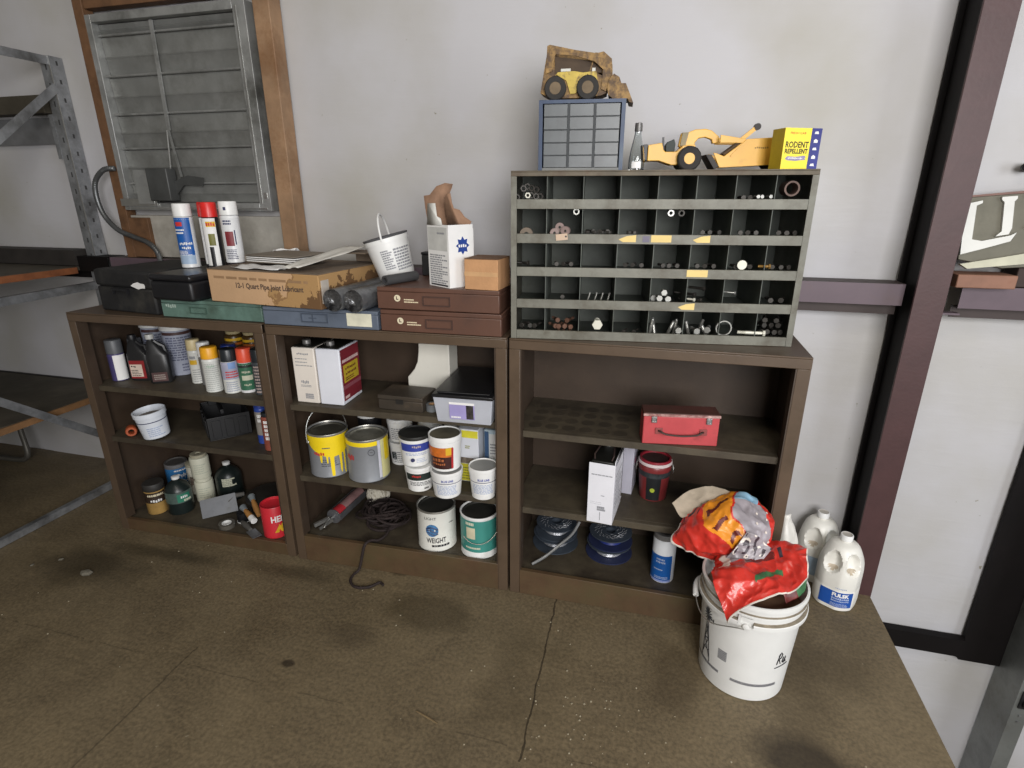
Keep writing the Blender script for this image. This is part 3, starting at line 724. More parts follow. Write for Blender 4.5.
d5 = bolt(hw_d, .008, .04, 'dark bolt in the second cell of the fourth row', 'dark bolts in the second cell of the fourth row'); pile(d5, 1, 1, ((3, .03, .012), (1, .05, .028)), .008)
d6 = bolt(hw_d, .009, .05, 'dark bolt heaped in the last cell of the fourth row', 'dark bolts in the last cell of the fourth row'); pile(d6, 7, 1, ((3, .034, .012), (2, .04, .033)), .009)
# third row (k=2)
w2 = ring(hw_w, .014, .0001, .004, 'round pale disc standing in the seventh cell of the third row', None, 'steel_disc', 'disc'); put(w2, 6, 2, .42, .02, .040, (pi/2, 0, 0))
y1 = bolt(M('brass_hardware', '8a6a35', .5, .4, .2), .008, .03, 'brass-coloured bolt in the last cell of the third row', None, 'brass_bolt'); put(y1, 7, 2, .12, .02, .0365, (pi/2, 0, pi/2))
d7 = bolt(hw_d, .008, .04, 'dark bolt in the cells of the third row', 'dark bolts in the third row')
for j in (1, 3, 4, 5, 6, 7): pile(d7, j, 2, ((3, .036, .012), (3, .045, .032)), .008)
put(d7, 0, 2, .4, .07, .03, (pi/2, 0, 1.2)); put(d7, 0, 2, .55, .05, .012, (pi/2, 0, 1.0))
# second row (k=3)
cp = ring(M('dusty_cap', '75685a', .7, 0, .2), .021, .008, .012, 'dusty round cap standing in the first cell of the second row', None, 'round_cap', 'cap'); put(cp, 0, 3, .42, .03, .0225, (pi/2, 0, 0))
nn = ring(hw_s, .0095, .0055, .004, 'bright washer hanging high in the second row', 'washers at the top of the second row')
put(nn, 1, 3, .82, .028, .0915, (pi/2, 0, 0)); put(nn, 4, 3, .4, .028, .088, (pi/2, 0, 0))
n2 = ring(hw_d, .0095, .0055, .004, 'dull washer hanging beside the bright one in the fifth cell of the second row'); put(n2, 4, 3, .68, .028, .088, (pi/2, 0, 0))
kn = ring(M('pinkish_knob', '8a7670', .6, 0, .2), .014, .004, .014, 'pinkish rubber grommet in the second cell of the second row', 'pinkish grommets in the second row', 'rubber_grommet', 'grommet')
put(kn, 1, 3, .2, .03, .028, (pi/2, .2, .2)); put(kn, 1, 3, .55, .03, .034, (pi/2, .2, -.2)); put(kn, 1, 3, .36, .05, .044, (pi/2, .1, 0))
o = MB().box(-.018, .018, -.002, -.0003, 0, .019).lathe([(0, 0), (.003, 0), (.003, .0005), (0, .0005)], 10, 1, Matrix.Translation((.013, -.0022, .010)) @ Matrix.Rotation(pi/2, 4, 'X')).build('paper_tag', [M('pinkish_tag', 'c3ab94', .7), darkprint], None, bb(BW*1.45/8, -.0005, PZ*3+.010), (0, R_(-6), BR)); tag(o, 'small pinkish paper tag hanging over the lip under the grommets', 'tag')
d8 = nut(hw_d, .009, .008, 'dark nut in the third and fourth cells of the second row', 'dark nuts in the second row')
for fx in (.15, .35, .55, .75): put(d8, 2, 3, fx, .03, .0265, (0, 0, fx*5))
for fx in (.3, .45): put(d8, 3, 3, fx, .03, .0265, (0, 0, fx*5))
d9 = bolt(hw_d, .008, .045, 'dark bolt in the right cells of the second row', 'dark bolts at the end of the second row')
for j in (2, 5, 6, 7): pile(d9, j, 3, ((4, .04, .012), (3, .036, .032)), .008)
# top row (k=4)
rp = ring(M('rusty_pipe', '6e5a52', .7, .2, .2, 30), .0215, .0165, .05, 'rusty pipe offcut seen end-on in the last cell of the top row', None, 'pipe_offcut', 'pipe'); put(rp, 7, 4, .45, .075, .055, (pi/2, 0, 0))
wn = nut(hw_w, .0095, .008, 'bright nut facing out in the first cell of the top row', None); put(wn, 0, 4, .46, .020, .037, (pi/2, 0, 0))
dn = nut(hw_d, .011, .009, 'dark nut heaped in the first cell of the top row', 'dark nuts in the first cell of the top row')
for i, (fx, y, dz) in enumerate(((.3, .04, .057), (.42, .045, .063), (.56, .04, .058), (.7, .04, .053), (.52, .04, .038), (.66, .033, .033), (.8, .036, .034), (.9, .03, .016), (.6, .03, .014), (.3, .03, .014), (.12, .03, .03))): put(dn, 0, 4, fx, y, dz, (pi/2+.2*sin(i*3), i*.7, .3*cos(i*5)))
de = bolt(hw_d, .008, .05, 'dark bolt in the seventh cell of the top row', 'dark bolts in the seventh cell of the top row'); pile(de, 6, 4, ((4, .04, .012), (3, .05, .03)), .008)
dm = bolt(hw_s, .006, .03, 'small shiny bolt end in the seventh cell of the top row', 'shiny bolts in the seventh cell of the top row')
for fx in (.6, .7, .92): put(dm, 6, 4, fx, .02, .033, (pi/2, .1, .1))
# ------------------------------------------------------------------ on top of the bolt bin
ZT = BH+.0008
t = thing('drawer_cabinet', 'blue metal cabinet of fifteen small grey plastic drawers on the bolt bin', 'small parts cabinet', bb(.074, .10, ZT), BR)
dblue = M('blue_steel', '293a55', .45, .1, .12, 10, .03, 70, dirt='46535f', dscale=6, damt=.35)
W_, H_, D_ = .262, .203, .14
MB().box(0, W_, 0, D_, H_-.004, H_).box(0, .004, 0, D_, 0, H_-.0041).box(W_-.004, W_, 0, D_, 0, H_-.0041).box(.0041, W_-.0041, 0, D_, 0, .004).box(.0041, W_-.0041, D_-.003, D_, .0041, H_-.0041).build('shell', dblue, t)
MB().box(0, .012, -.003, -.0002, 0, H_).box(W_-.012, W_, -.003, -.0002, 0, H_).box(.0121, W_-.0121, -.003, -.0002, H_-.010, H_).build('front_frame', dblue, t)
MB().box(.0121, W_-.0121, -.003, -.0002, 0, .010).build('bottom_rail', M('dusty_blue_steel', '6d6e6c', .5), t)
dk = M('drawer_gap_grey', '2f3336', .6)
gv = MB()
cw = (W_-.024)/3; ch = (H_-.020)/5
for i in (1, 2): gv.box(.012+cw*i-.0035, .012+cw*i+.0035, .0, .12, .0101, H_-.0101)
for k in range(1, 5): 
    for i in range(3): gv.box(.012+cw*i+.0036, .012+cw*(i+1)-.0036, .0, .12, .010+ch*k-.0012, .010+ch*k+.0012)
gv.build('dividers', dk, t)
drw = M('cloudy_drawer_plastic', '54585a', .35, 0, .12, 14, dirt='454647', dscale=9, damt=.35)
for k in range(5):
    for i in range(3):
        x0, x1 = .012+cw*i+.0042, .012+cw*(i+1)-.0042; z0, z1 = .010+ch*k+.0018, .010+ch*(k+1)-.0018
        d = MB().box(x0, x1, .002, .004, z0, z1).box(x0, x1, .0042, .11, z0, z0+.002).box(x0, x1, -.001, .0018, z0, z0+.006).box(x0, x0+.0015, .0042, .11, z0+.0021, z1-.004).box(x1-.0015, x1, .0042, .11, z0+.0021, z1-.004)
        d.build('drawer', drw, t)
CT = ZT+H_+.0008
# ---------------- toy skid-steer loader (outline points in drawing units of a third of a millimetre)
ty = M('rusty_toy_yellow', '957544', .6, .1, .2, 30, .1, 90, dirt='54402c', dscale=38, damt=.50, dsharp=.08)
tyl = M('bright_toy_yellow', 'bfa646', .5, 0, .14, 30, 0, 60, dirt='6f5730', dscale=34, damt=.42, dsharp=.05)
tdark = M('toy_dark_frame', '4a3a2a', .7, .1, .2, 16)
rub = M('toy_rubber', '2b2927', .8, 0, .2, 20, .1, 120)
hub = M('toy_hub', '6a5a44', .6, .2, .2, 20)
def skid(p): return [((x-540)*.000333, (528-y)*.000333) for x, y in p]
t = thing('toy_loader', 'rusty yellow toy skid-steer loader parked on the blue drawer cabinet', 'toy', bb(.21, .125, CT), BR-R_(3))
mb = MB()
body = skid([(130, 455), (195, 85), (250, 90), (262, 300), (640, 300), (700, 330), (740, 470), (690, 490), (470, 505), (230, 505)])
mb.prism([(x, z) for x, z in body][::-1], .006, .074)
mb.build('body', ty, t, bevel=.001)
for y0, y1 in ((.0, .0055), (.0745, .08)):
    MB().prism(skid([(190, 440), (290, 290), (440, 285), (520, 300), (640, 290), (660, 400), (560, 310), (500, 420), (455, 470), (410, 470), (370, 360), (280, 310)])[::-1], y0, y1).build('fender', tyl, t, bevel=.0006)
    MB().prism(skid([(190, 75), (215, 66), (450, 118), (640, 150), (700, 138), (775, 200), (782, 300), (735, 460), (690, 440), (700, 280), (620, 215), (450, 165), (265, 145), (240, 280), (180, 300)])[::-1], y0, y1).build('lift_arm', ty, t, bevel=.0006)
MB().box(-.094, .050, .014, .066, .0765, .094).prism([(-.096, .0945), (.045, .0945), (.03, .108), (-.05, .119), (-.098, .124)][::-1], .016, .064).build('engine_cover', tdark, t)
MB().box(-.075, -.045, .0132, .0139, .083, .0905).box(.02, .03, .0132, .0139, .08, .09).build('painted_highlights', M('highlight_white', 'c9c9c2', .6), t)  # small white highlights painted as pale patches on the dark cover
cg = MB()
for y in (.014, .066):
    cg.bar((.012, y, .074), (.028, y, .129), .004, .004).bar((.052, y, .074), (.052, y, .125), .004, .004).bar((.027, y, .1285), (.053, y, .125), .004, .004)
cg.bar((.028, .012, .1265), (.028, .068, .1265), .004, .004).bar((.052, .012, .123), (.052, .068, .123), .004, .004)
cg.build('cab_cage', ty, t)
MB().box(.02, .04, .03, .05, .0762, .088).box(.018, .024, .03, .05, .0882, .105).build('seat', tdark, t)
bk = skid([(745, 430), (760, 360), (800, 320), (850, 350), (870, 400), (910, 400), (985, 562), (945, 556), (935, 526), (800, 524), (755, 490)])
MB().prism(bk[::-1], -.006, .086).build('bucket', ty, t, bevel=.0008)
for x in ((275-540)*.000333, (570-540)*.000333):
    for y in (-.014, .0805):
        w = MB().lathe([(.018, 0), (.031, 0), (.0335, .003), (.0335, .011), (.031, .0138), (.018, .0138), (.018, 0)], 24, 0, Matrix.Translation((x, y+.0138, .0342)) @ Matrix.Rotation(pi/2, 4, 'X')).build('wheel', rub, t)
        MB().lathe([(0, .003), (.010, .003), (.012, .001), (.0175, 0), (.0175, .0138), (0, .0138)], 20, 0, Matrix.Translation((x, y+.0138, .0342)) @ Matrix.Rotation(pi/2, 4, 'X')).build('hub', hub, w)
# ---------------- glass bottle
t = thing('glass_bottle', 'small clear glass bottle with a long tapering neck, beside the drawer cabinet', 'bottle', bb(.380, .125, ZT), BR)
glass = M('old_glass', 'eef2f2', .06, 0, .02, 8, trans=1., alpha=1.)
MB().lathe([(0, .002), (.02, .0), (.0245, .003), (.0245, .03), (.024, .036), (.0205, .06), (.013, .095), (.0105, .108), (.0105, .114)], 28).lathe([(.009, .114), (.009, .108), (.0115, .095), (.019, .06), (.0225, .036), (.023, .03), (.023, .006), (0, .005)], 28).lathe([(.0105, .114), (.009, .114)], 28).build('glass', glass, t)
MB().lathe([(.0115, .1145), (.0118, .118), (.0112, .137), (.010, .138), (0, .138)], 20).build('cap', M('dull_cap', '6a6866', .4, .4), t)
MB().shell(.0249, .008, .027, -.7, .5).build('label', paper, t)
# ---------------- toy scraper
sy = M('toy_scraper_yellow', 'dca83a', .4, 0, .06, 10, dirt='b98b34', dscale=10, damt=.25)
def scr(p): return [((x-375)*.0004, (388-y)*.0004) for x, y in p]
t = thing('toy_scraper', 'yellow toy earth-moving scraper with black tyres beside the glass bottle', 'toy', bb(.541, .150, ZT), BR+R_(2))
MB().prism(scr([(60, 195), (165, 180), (180, 232), (195, 245), (280, 245), (330, 200), (420, 195), (420, 330), (250, 342), (150, 310), (60, 310)])[::-1], .004, .068).build('tractor_body', sy, t, bevel=.0015)
MB().prism(scr([(24, 190), (58, 190), (58, 312), (35, 300)])[::-1], .008, .064).build('radiator', black, t, bevel=.001)
MB().prism(scr([(205, 243), (200, 195), (215, 170), (262, 150), (275, 190), (270, 243)])[::-1], .02, .052).build('seat', M('toy_green_seat', '26302c', .6), t, bevel=.001)
MB().bar(((190-375)*.0004, .036, .06), ((182-375)*.0004, .036, .102), .004, .006).build('steering_column', black, t)
gn = scr([(300, 200), (315, 110), (370, 100), (420, 82), (500, 78), (545, 90), (605, 135), (605, 180), (560, 185), (550, 155), (500, 138), (450, 145), (425, 175), (420, 230), (360, 240)])
MB().prism(gn[::-1], .026, .046).build('gooseneck', sy, t, bevel=.002)
MB().prism(scr([(322, 104), (368, 104), (350, 200), (310, 200)])[::-1], .018, .054).build('cab_guard', M('toy_dusty_grey', '8a7f62', .6), t)
for y0, y1 in ((-.002, .003), (.069, .074)):
    MB().prism(scr([(600, 128), (790, 158), (795, 180), (770, 188), (600, 185)])[::-1], y0, y1).build('draft_arm', sy, t, bevel=.001)
    MB().prism(scr([(558, 255), (590, 262), (640, 282), (800, 160), (1000, 150), (1090, 150), (1090, 345), (610, 358)])[::-1], y0-.001, y1-.001).build('bowl_side', sy, t, bevel=.001)
    MB().bar(((610-375)*.0004, y0-.0035, .012), ((1000-375)*.0004, y0-.0035, .019), .003, .004).bar(((690-375)*.0004, y0-.0035, .042), ((800-375)*.0004, y0-.0035, .088), .003, .005).build('side_rib', sy, t)
MB().prism(scr([(620, 345), (1090, 335), (1090, 160), (1070, 160), (1070, 318), (620, 330)])[::-1], .0045, .0675).build('bowl_floor', sy, t)
MB().prism(scr([(500, 268), (545, 270), (608, 355), (575, 378)])[::-1], -.004, .078).build('cutting_blade', M('toy_blade', '2a2522', .6), t, bevel=.001)
MB().bar(((640-375)*.0004, .036, .048), ((770-375)*.0004, .036, .086), .06, .006, up=(0, 0, 1)).build('apron', M('toy_dark_gap', '4a3518', .7), t)
MB().bar(((770-375)*.0004, .03, .09), ((890-375)*.0004, .03, .13), .01, .012).lathe([(0, 0), (.010, 0), (.010, .014), (0, .014)], 16, 1, Matrix.Translation(((885-375)*.0004, .037, .128)) @ Matrix.Rotation(pi/2, 4, 'X')).build('hoist', [sy, M('toy_blade', '2a2522')], t)
MB().tflat('~7', .042, .006, ((915-375)*.0004, -.0036, .066), mi=0).build('lettering', M('toy_letters', '8a6a2a', .6), t)
for x, y in ((0, -.018), (0, .069), (.262, .012), (.262, .044)):
    T = Matrix.Translation((x, y+.018, .0365)) @ Matrix.Rotation(pi/2, 4, 'X')
    wv = MB().lathe([(.017, 0), (.032, 0), (.0362, .004), (.0362, .014), (.032, .018), (.017, .018), (.017, 0)], 28, 0, T, rf=lambda r, z, a: r*(1+(.02 if r > .034 and sin(a*14) > 0 else 0)))
    wv = wv.build('wheel', rub, t)
    MB().lathe([(0, .002), (.008, .002), (.009, .0), (.0125, .001), (.0165, .004), (.0165, .016), (0, .016)], 20, 0, T).build('hub', sy, wv)
# ---------------- rodent repellent box
p = bb(.783, .035, ZT)
t = thing('repellent_box', 'yellow rodent repellent box with a dark blue strip, on the bolt bin', 'box', p, BR+R_(19))
w, d, h = .119, .056, .110
yb = M('yellow_carton', 'f2dc3c', .45, 0, .05, 8); ybd = M('ochre_carton', 'b39a24', .5, 0, .14, 12)
MB().box(0, w, .0002, d, 0, h).build('carton', ybd, t, bevel=.001)
MB().box(0, w*.72, -.0006, -.0001, 0, h).build('front_panel', yb, t)
nb = M('navy_carton', '2a2f7c', .45)
MB().box(w*.722, w, -.0006, -.0001, 0, h).build('side_strip', nb, t)
MB().tflat('RODENT', .074, .017, (w*.37, -.0011, .066), bold=.025).tflat('REPELLENT', .074, .013, (w*.37, -.0011, .0485), bold=.03).build('lettering', M('black_ink', '33301c', .6), t)
MB().tflat('FRESH CAB', .05, .006, (w*.36, -.0011, .0965)).build('lettering', M('red_print', 'c2322e'), t)
rb = [(.010, .028), (.018, .035), (.045, .0335), (.072, .037), (.079, .033), (.074, .030), (.078, .026), (.045, .0225), (.018, .024)]
MB().prism(rb, -.0011, -.0007).build('ribbon', M('violet_ribbon', '8f86a8', .5), t)
MB().tflat('~11', .048, .005, (w*.37, -.0014, .0295)).build('lettering', paper, t)
ic = MB()
for k in range(5):
    z = .012+.0215*k; x = w*.86
    ic.prism([(x-.006, z-.005), (x+.006, z-.005), (x+.007, z+.001), (x, z+.0055), (x-.006, z+.002)] if k % 2 else [(x-.007, z-.003), (x+.007, z-.003), (x+.004, z+.004), (x-.005, z+.003)], -.0011, -.0007)
ic.build('icons', paper, t)
# ------------------------------------------------------------------ contents of the leftmost bookcase
def words(t, r, s, w, h, z, a, m, bold=.02, off=.0012, slope=0.):
    return MB().tcyl(s, w, h, r+off, z, a, 0, bold, slope).build('lettering', m, t)
gcap = M('grey_cap', '55575a', .45)
lav = M('violet_can', '4a4470', .4, 0, .1)
G = 'spray cans on the top shelf'
p = at(1, .066, .115, S1+.0008)
t, r, hb = aerosol('spray_can', 'grey-capped spray can with blank white label at the left end of the top shelf', p, .0325, .181, lav, gcap, group=G, capf=.33, capr=.985); band(t, r, .004, hb-.006, paper, -.45, 1.2)
p = at(1, .102, .186, S1+.0008)
t, r, hb = aerosol('spray_can', 'grey-capped spray can between the white-labelled can and the black oil bottle', p, .0275, .172, M('can_grey_print', '86868c', .4, 0, .2, 30), gcap, group=G, capf=.33, capr=.985); MB().lines(-.02, .02, .02, hb-.01, 9, .6, 0, cprint(r), 7).build('print', darkprint, t)
# black oil bottles: flat-sided body, sloped shoulder, offset neck
def oil_bottle(label, p, rz, w, d, h, capm):
    t = thing('oil_bottle', label, 'bottle', p, rz, 'black oil bottles on the top shelf')
    hs = h*.58
    def rf(r, z, a):
        ca, sa = abs(cos(a)), abs(sin(a)); k = 1/max((sa**5+ca**5)**(1/5), 1e-4) if z < hs+.001 else 1/max((sa**3+ca**3)**(1/3), 1e-4)
        return r*k
    mb = MB()
    ring_ = [(0, 0), (.9, 0), (1, .006), (1, hs*.5), (1, hs), (.92, hs+.012), (.7, hs+(h-hs)*.45), (.44, hs+(h-hs)*.66), (.30, hs+(h-hs)*.74), (.28, h-.02), (0, h-.02)]
    mb.lathe(ring_, 40, 0, None, rf=rf)
    def fx(x, y, z):
        q = min(1, max(0, (z-hs)/(h-hs-.03))); return (x*w/2*(1-.25*q)-w*.22*q, y*d/2*(1-.0*q), z)
    mb.v = [fx(*v) for v in mb.v]
    mb.build('body', M('oil_bottle_black', '232324', .38, 0, .15, 9), t)
    MB().lathe([(.016, h-.0195), (.0165, h-.004), (.015, h), (0, h)], 20).build('cap', capm, t, loc=(-w*.22, 0, 0))
    # handle loop down the right shoulder
    MB().tube([(-w*.06, 0, h-.03), (w*.12, 0, h-.045), (w*.3, 0, hs+.035), (w*.36, 0, hs+.004)], .009, 8).build('handle', M('oil_bottle_black', '232324'), t)
    return t
t = oil_bottle('black oil bottle with red and white label, left of the other black bottle', at(1, .165, .145, S1+.0005), turn(1)+R_(14), .096, .06, .2, black)
MB().box(-.036, .030, -.0316, -.0306, .012, .092).build('label', M('dark_red_label', '8e2a2c', .5), t); MB().box(-.034, .018, -.0324, -.0318, .02, .075).build('label_panel', M('cream_label', 'd5c3b4', .6), t)
MB().tflat('~3', .022, .010, (-.018, -.0328, .066), bold=.02).lines(-.03, .012, .024, .055, 4, .4, 0, lambda x, z: (x, -.0328, z), 5).build('lettering', darkprint, t)
t = oil_bottle('black oil bottle with pale cap, right of the red-labelled bottle', at(1, .272, .135, S1+.0005), turn(1)+R_(30), .086, .062, .212, M('grey_white_cap', 'b8b8b4', .4))
MB().box(-.03, .03, -.0326, -.0316, .01, .05).build('label', M('maroon_dark_label', '4d3534', .5), t); MB().lines(-.022, .022, .018, .044, 3, .6, 0, lambda x, z: (x, -.0331, z), 6).build('print', M('dull_print', '8f837c', .6), t)
# two tall white-lidded cans at the back of the top shelf
for (x, y, r, lab) in ((.115, .285, .052, 'white-lidded tall can at the back, behind the left black oil bottle'), (.255, .265, .058, 'white-lidded tall can at the back, showing blue-grey print beside the black bottles')):
    p = at(1, x, y, S1+.0008); t = thing('tall_can', lab, 'can', p, face(p), 'white-lidded tall cans')
    MB().lathe([(0, 0), (r-.003, 0), (r, .003), (r, .204), (0, .204)], 36).build('body', M('bluegrey_can', '9fa4b4', .45, 0, .1, 9), t)
    MB().lathe([(r*1.0, .2045), (r*1.08, .206), (r*1.08, .226), (r*1.0, .230), (0, .230)], 36).build('lid', white, t)
    band(t, r, .185, .198, M('maroon_dark_label', '4d3534', .5), -1.2, 1.4); MB().lines(-.05, .06, .07, .18, 10, .6, 0, cprint(r), 12).lines(.0, .06, .02, .06, 3, .5, 0, cprint(r), 2).build('print', M('slate_print', '62667c', .5), t)
# cluster of spray cans
cream = M('cream_cap', 'c6b68c', .45); ycap = M('amber_cap', 'e0a021', .4); ocap = M('orange_red_cap', 'e2553a', .4); kcap = M('charcoal_cap', '22262a', .35); bcap = M('royal_cap', '253a86', .4)
can_w = M('can_offwhite', 'd0d1cc', .4, 0, .08)
def sp(label, x, y, r, h, body, cap, capf=.24):
    p = at(1, x, y, S1+.0008); return aerosol('spray_can', label, p, r, h, body, cap, group=G, capf=capf, capr=.985)
t, r, hb = sp('slim spray can with beige cap and a yellow oval on white', .432, .165, .0275, .192, can_w, cream)
band(t, r, .085, .105, M('amber_print', 'd8ac28', .5), -1., .1, 'badge'); MB().lines(-.024, .0, .11, .125, 1, .8, 0, cprint(r), 3).lines(-.02, .02, .01, .07, 6, .3, 0, cprint(r), 3).build('print', greyprint, t)
t, r, hb = sp('spray can with white cap and silver body behind the amber-capped can', .492, .155, .0265, .186, silver, white, .33)
t, r, hb = sp('foremost spray can with amber-yellow cap and pale grey body', .577, .09, .0335, .188, can_w, ycap, .25)
MB().lines(-.028, .028, .008, hb-.015, 14, .5, 0, cprint(r), 4).build('print', M('pale_print', 'adb0ac', .6), t); words(t, r, '~5', .03, .010, hb-.03, -.1, M('pale_green_print', '9fb5a2', .6))
t, r, hb = sp('spray can with royal blue cap behind the amber-capped can', .545, .235, .0315, .158, M('blue_can', '2b3c78', .4), bcap, .3)
t, r, hb = sp('spray can with charcoal cap, right of the amber-capped can', .662, .095, .0325, .184, can_w, kcap, .27)
band(t, r, .06, hb-.002, M('lilac_label', 'a3a4b8', .45), -1.5, 1.3); band(t, r, hb-.03, hb-.003, M('sky_label', '7a96c4', .45), -.2, .7, 'label_panel', off=.0009); MB().lines(-.02, .03, .068, .1, 3, .5, 0, cprint(r+.0005), 4).build('print', M('red_print', 'c2322e'), t)
MB().lines(-.025, .025, .01, .055, 5, .4, 0, cprint(r), 4).build('print', M('bluish_print', '8d93aa', .6), t)
t, r, hb = sp('spray can with orange-red cap and dark green label', .722, .115, .0305, .186, M('can_white', 'd9dadb'), ocap, .31)
band(t, r, .012, hb-.002, M('forest_label', '3a6b52', .45), -1.5, 1.5); band(t, r, .055, .075, M('pale_label', 'c9cab4', .5), -.7, .7, 'label_panel', off=.0009); band(t, r, hb-.02, hb-.01, M('black_label', '26302c', .5), -1.4, 1.4, 'label_panel', off=.0009)
words(t, r, '~6', .035, .010, .09, -.05, M('pale_label', 'c9cab4'), off=.0014); words(t, r, '~5', .03, .008, .035, -.05, M('pale_label', 'c9cab4'), off=.0014)
t, r, hb = sp('dark spray can at the right end of the top shelf, beside the orange-red cap', .795, .105, .028, .189, M('can_dark_print', '3c4044', .4, 0, .1), kcap, .27)
MB().lines(-.025, .02, .01, hb-.01, 9, .55, 0, cprint(r), 11).build('print', M('pinkish_print', 'b0a09a', .5), t)
amber = M('brown_can', '4d3818', .35, 0, .15, 9)
for x, lab in ((.515, 'pale-lidded brown can at the back, behind the charcoal-capped spray can'), (.605, 'pale-lidded brown can at the back, behind the orange-red-capped spray can')):
    p = at(1, x, .315, S1+.0008); t = thing('brown_can', lab, 'can', p, face(p), 'brown cans at the back of the top shelf')
    MB().lathe([(0, 0), (.036, 0), (.038, .003), (.038, .176), (.034, .184), (.03, .187), (0, .187)], 28).build('body', amber, t)
    MB().lathe([(.031, .1875), (.033, .199), (.030, .201), (0, .201)], 24).build('lid', cream, t); band(t, .038, .158, .17, M('amber_print', 'd8ac28'), -1.5, 1.5); band(t, .038, .14, .15, M('orange_print', 'b8641e', .5), -1.5, 1.5)
# ---------------- second shelf
p = at(1, .243, .072, S2+.0075)
t = thing('small_pail', 'open white tub with a thin dark stripe on the second shelf of the leftmost bookcase', 'tub', p, face(p), rot=(0, R_(-6), face(p)))
MB().lathe([(0, .0), (.049, .0), (.052, .003), (.0605, .100), (.064, .101), (.0645, .121), (.061, .122), (.0595, .116), (.0585, .106), (.0505, .006), (0, .005)], 36).build('body', M('bluish_white_tub', 'd5dae2', .4, 0, .05), t)
MB().lathe([(0, .095), (.0575, .095)], 36).build('contents', M('dull_brown_paste', '6a625a', .8, 0, .2, 20), t)
MB().shell(.0588, .078, .082, -1.5, 1.5, 24, 0, .0592).build('stripe', M('navy_print', '2c3058'), t)
MB().lines(-.03, .04, .015, .06, 5, .5, 0, lambda x, z: ((.0520+.0876*z+.0012)*sin(x/.056), -(.0520+.0876*z+.0012)*cos(x/.056), z), 3).build('print', M('pale_blue_print', 'a9b4cc', .6), t)
p = at(1, .125, .055, S2+.0232)
t = thing('orange_cord_reel', 'small orange-brown roll lying left of the white tub', 'roll', p, turn(1)+.5)
MB().lathe([(.012, -.02), (.02, -.02), (.0225, -.016), (.0225, .016), (.02, .02), (.012, .02), (.012, -.02)], 20, 0, Matrix.Rotation(pi/2, 4, 'X') @ Matrix.Rotation(.3, 4, 'Y')).build('roll', M('orange_rubber', 'a8502c', .5, 0, .3, 30), t)
t = thing('tool_tray', 'black ribbed plastic tool carrier on the second shelf of the leftmost bookcase', 'tool carrier', at(1, .515, .075, S2+.0008), turn(1)+R_(48))
mb = MB().box(0, .17, 0, .24, 0, .004).box(0, .17, 0, .004, .0042, .105).box(0, .17, .236, .24, .0042, .105).box(0, .004, .0042, .2358, .0042, .105).box(.166, .17, .0042, .2358, .0042, .105)
mb.build('tray', M('charcoal_plastic', '131315', .5, 0, .15, 9), t, bevel=.002)
rb_ = MB()
for k in range(3): rb_.box(.016+.052*k, .05+.052*k, -.005, -.0003, .014, .09)
for k in range(4): rb_.box(-.005, -.0003, .018+.052*k, .052+.052*k, .014, .09)
rb_.build('ribs', M('charcoal_plastic', '202022'), t, bevel=.001)
MB().box(.03, .14, .17, .235, .1055, .14).box(.06, .075, .03, .1695, .1055, .125).build('handle', M('charcoal_plastic', '202022'), t, bevel=.002)
bb2 = M('cobalt_can', '2c4796', .4)
p = at(1, .742, .135, S2+.0008)
t, r, hb = aerosol('spray_can', 'slim blue-ended can with grey label at the right end of the second shelf', p, .0255, .183, bb2, bcap, group=None, capf=.12, capr=.97); band(t, r, .04, .145, M('taupe_label', '8b8680', .5), -1.5, 1.5); MB().lines(-.018, .018, .1, .14, 2, .7, 0, cprint(r), 6).build('print', paper, t)
p = at(1, .815, .085, S2+.0008)
t, r, hb = aerosol('spray_can', 'reddish-brown can with white lettering at the right end of the second shelf', p, .029, .166, M('russet_can', '8a4a3c', .4, 0, .12), kcap, group=None, capf=.1, capr=.9); MB().lines(-.022, .02, .05, .14, 5, .7, 0, cprint(r), 8).build('print', paper, t)
# ---------------- bottom of the leftmost bookcase
z0 = B0+.0008
p = at(1, .057, .30, z0)
t = thing('paint_can', 'blue paint can with white lettering at the back of the bottom shelf', 'can', p, face(p)+.1)
r = .0515
MB().lathe([(0, 0), (r-.002, 0), (r, .003), (r, .15), (r-.002, .152), (0, .149)], 32).build('body', silver, t); band(t, r, .006, .132, M('poly_blue', '2f6fa6', .45, 0, .12), -1.8, 1.8); MB().lathe([(r-.004, .1525), (r-.001, .156), (r-.008, .157), (r-.012, .152), (0, .152)], 32).build('lid', M('dull_lid', '5c5a58', .5, .3), t)
words(t, r, 'Poly', .042, .028, .09, .25, paper, .03); MB().lines(-.02, .05, .118, .128, 1, .7, 0, cprint(r), 3).lines(.0, .05, .055, .065, 1, .7, 0, cprint(r), 5).lines(-.045, -.02, .01, .035, 3, .7, 0, cprint(r), 2).build('print', paper, t)
p = at(1, .172, .305, z0)
t = thing('tub_stack', 'off-white tub with a brown picture on the label, behind the tall pale jars', 'tub', p, face(p)); r = .045
MB().lathe([(0, 0), (r*.9, 0), (r, .01), (r, .14), (r*.98, .15), (0, .15)], 28).build('body', offwhite, t); MB().lathe([(r*1.02, .1505), (r*1.02, .164), (r*.95, .166), (0, .166)], 28).build('lid', M('beige_lid', 'a8a28c', .6), t); band(t, r, .055, .10, M('brown_picture', '84776a', .6, 0, .5, 45), -.9, .9)
p = at(1, .262, .245, z0)
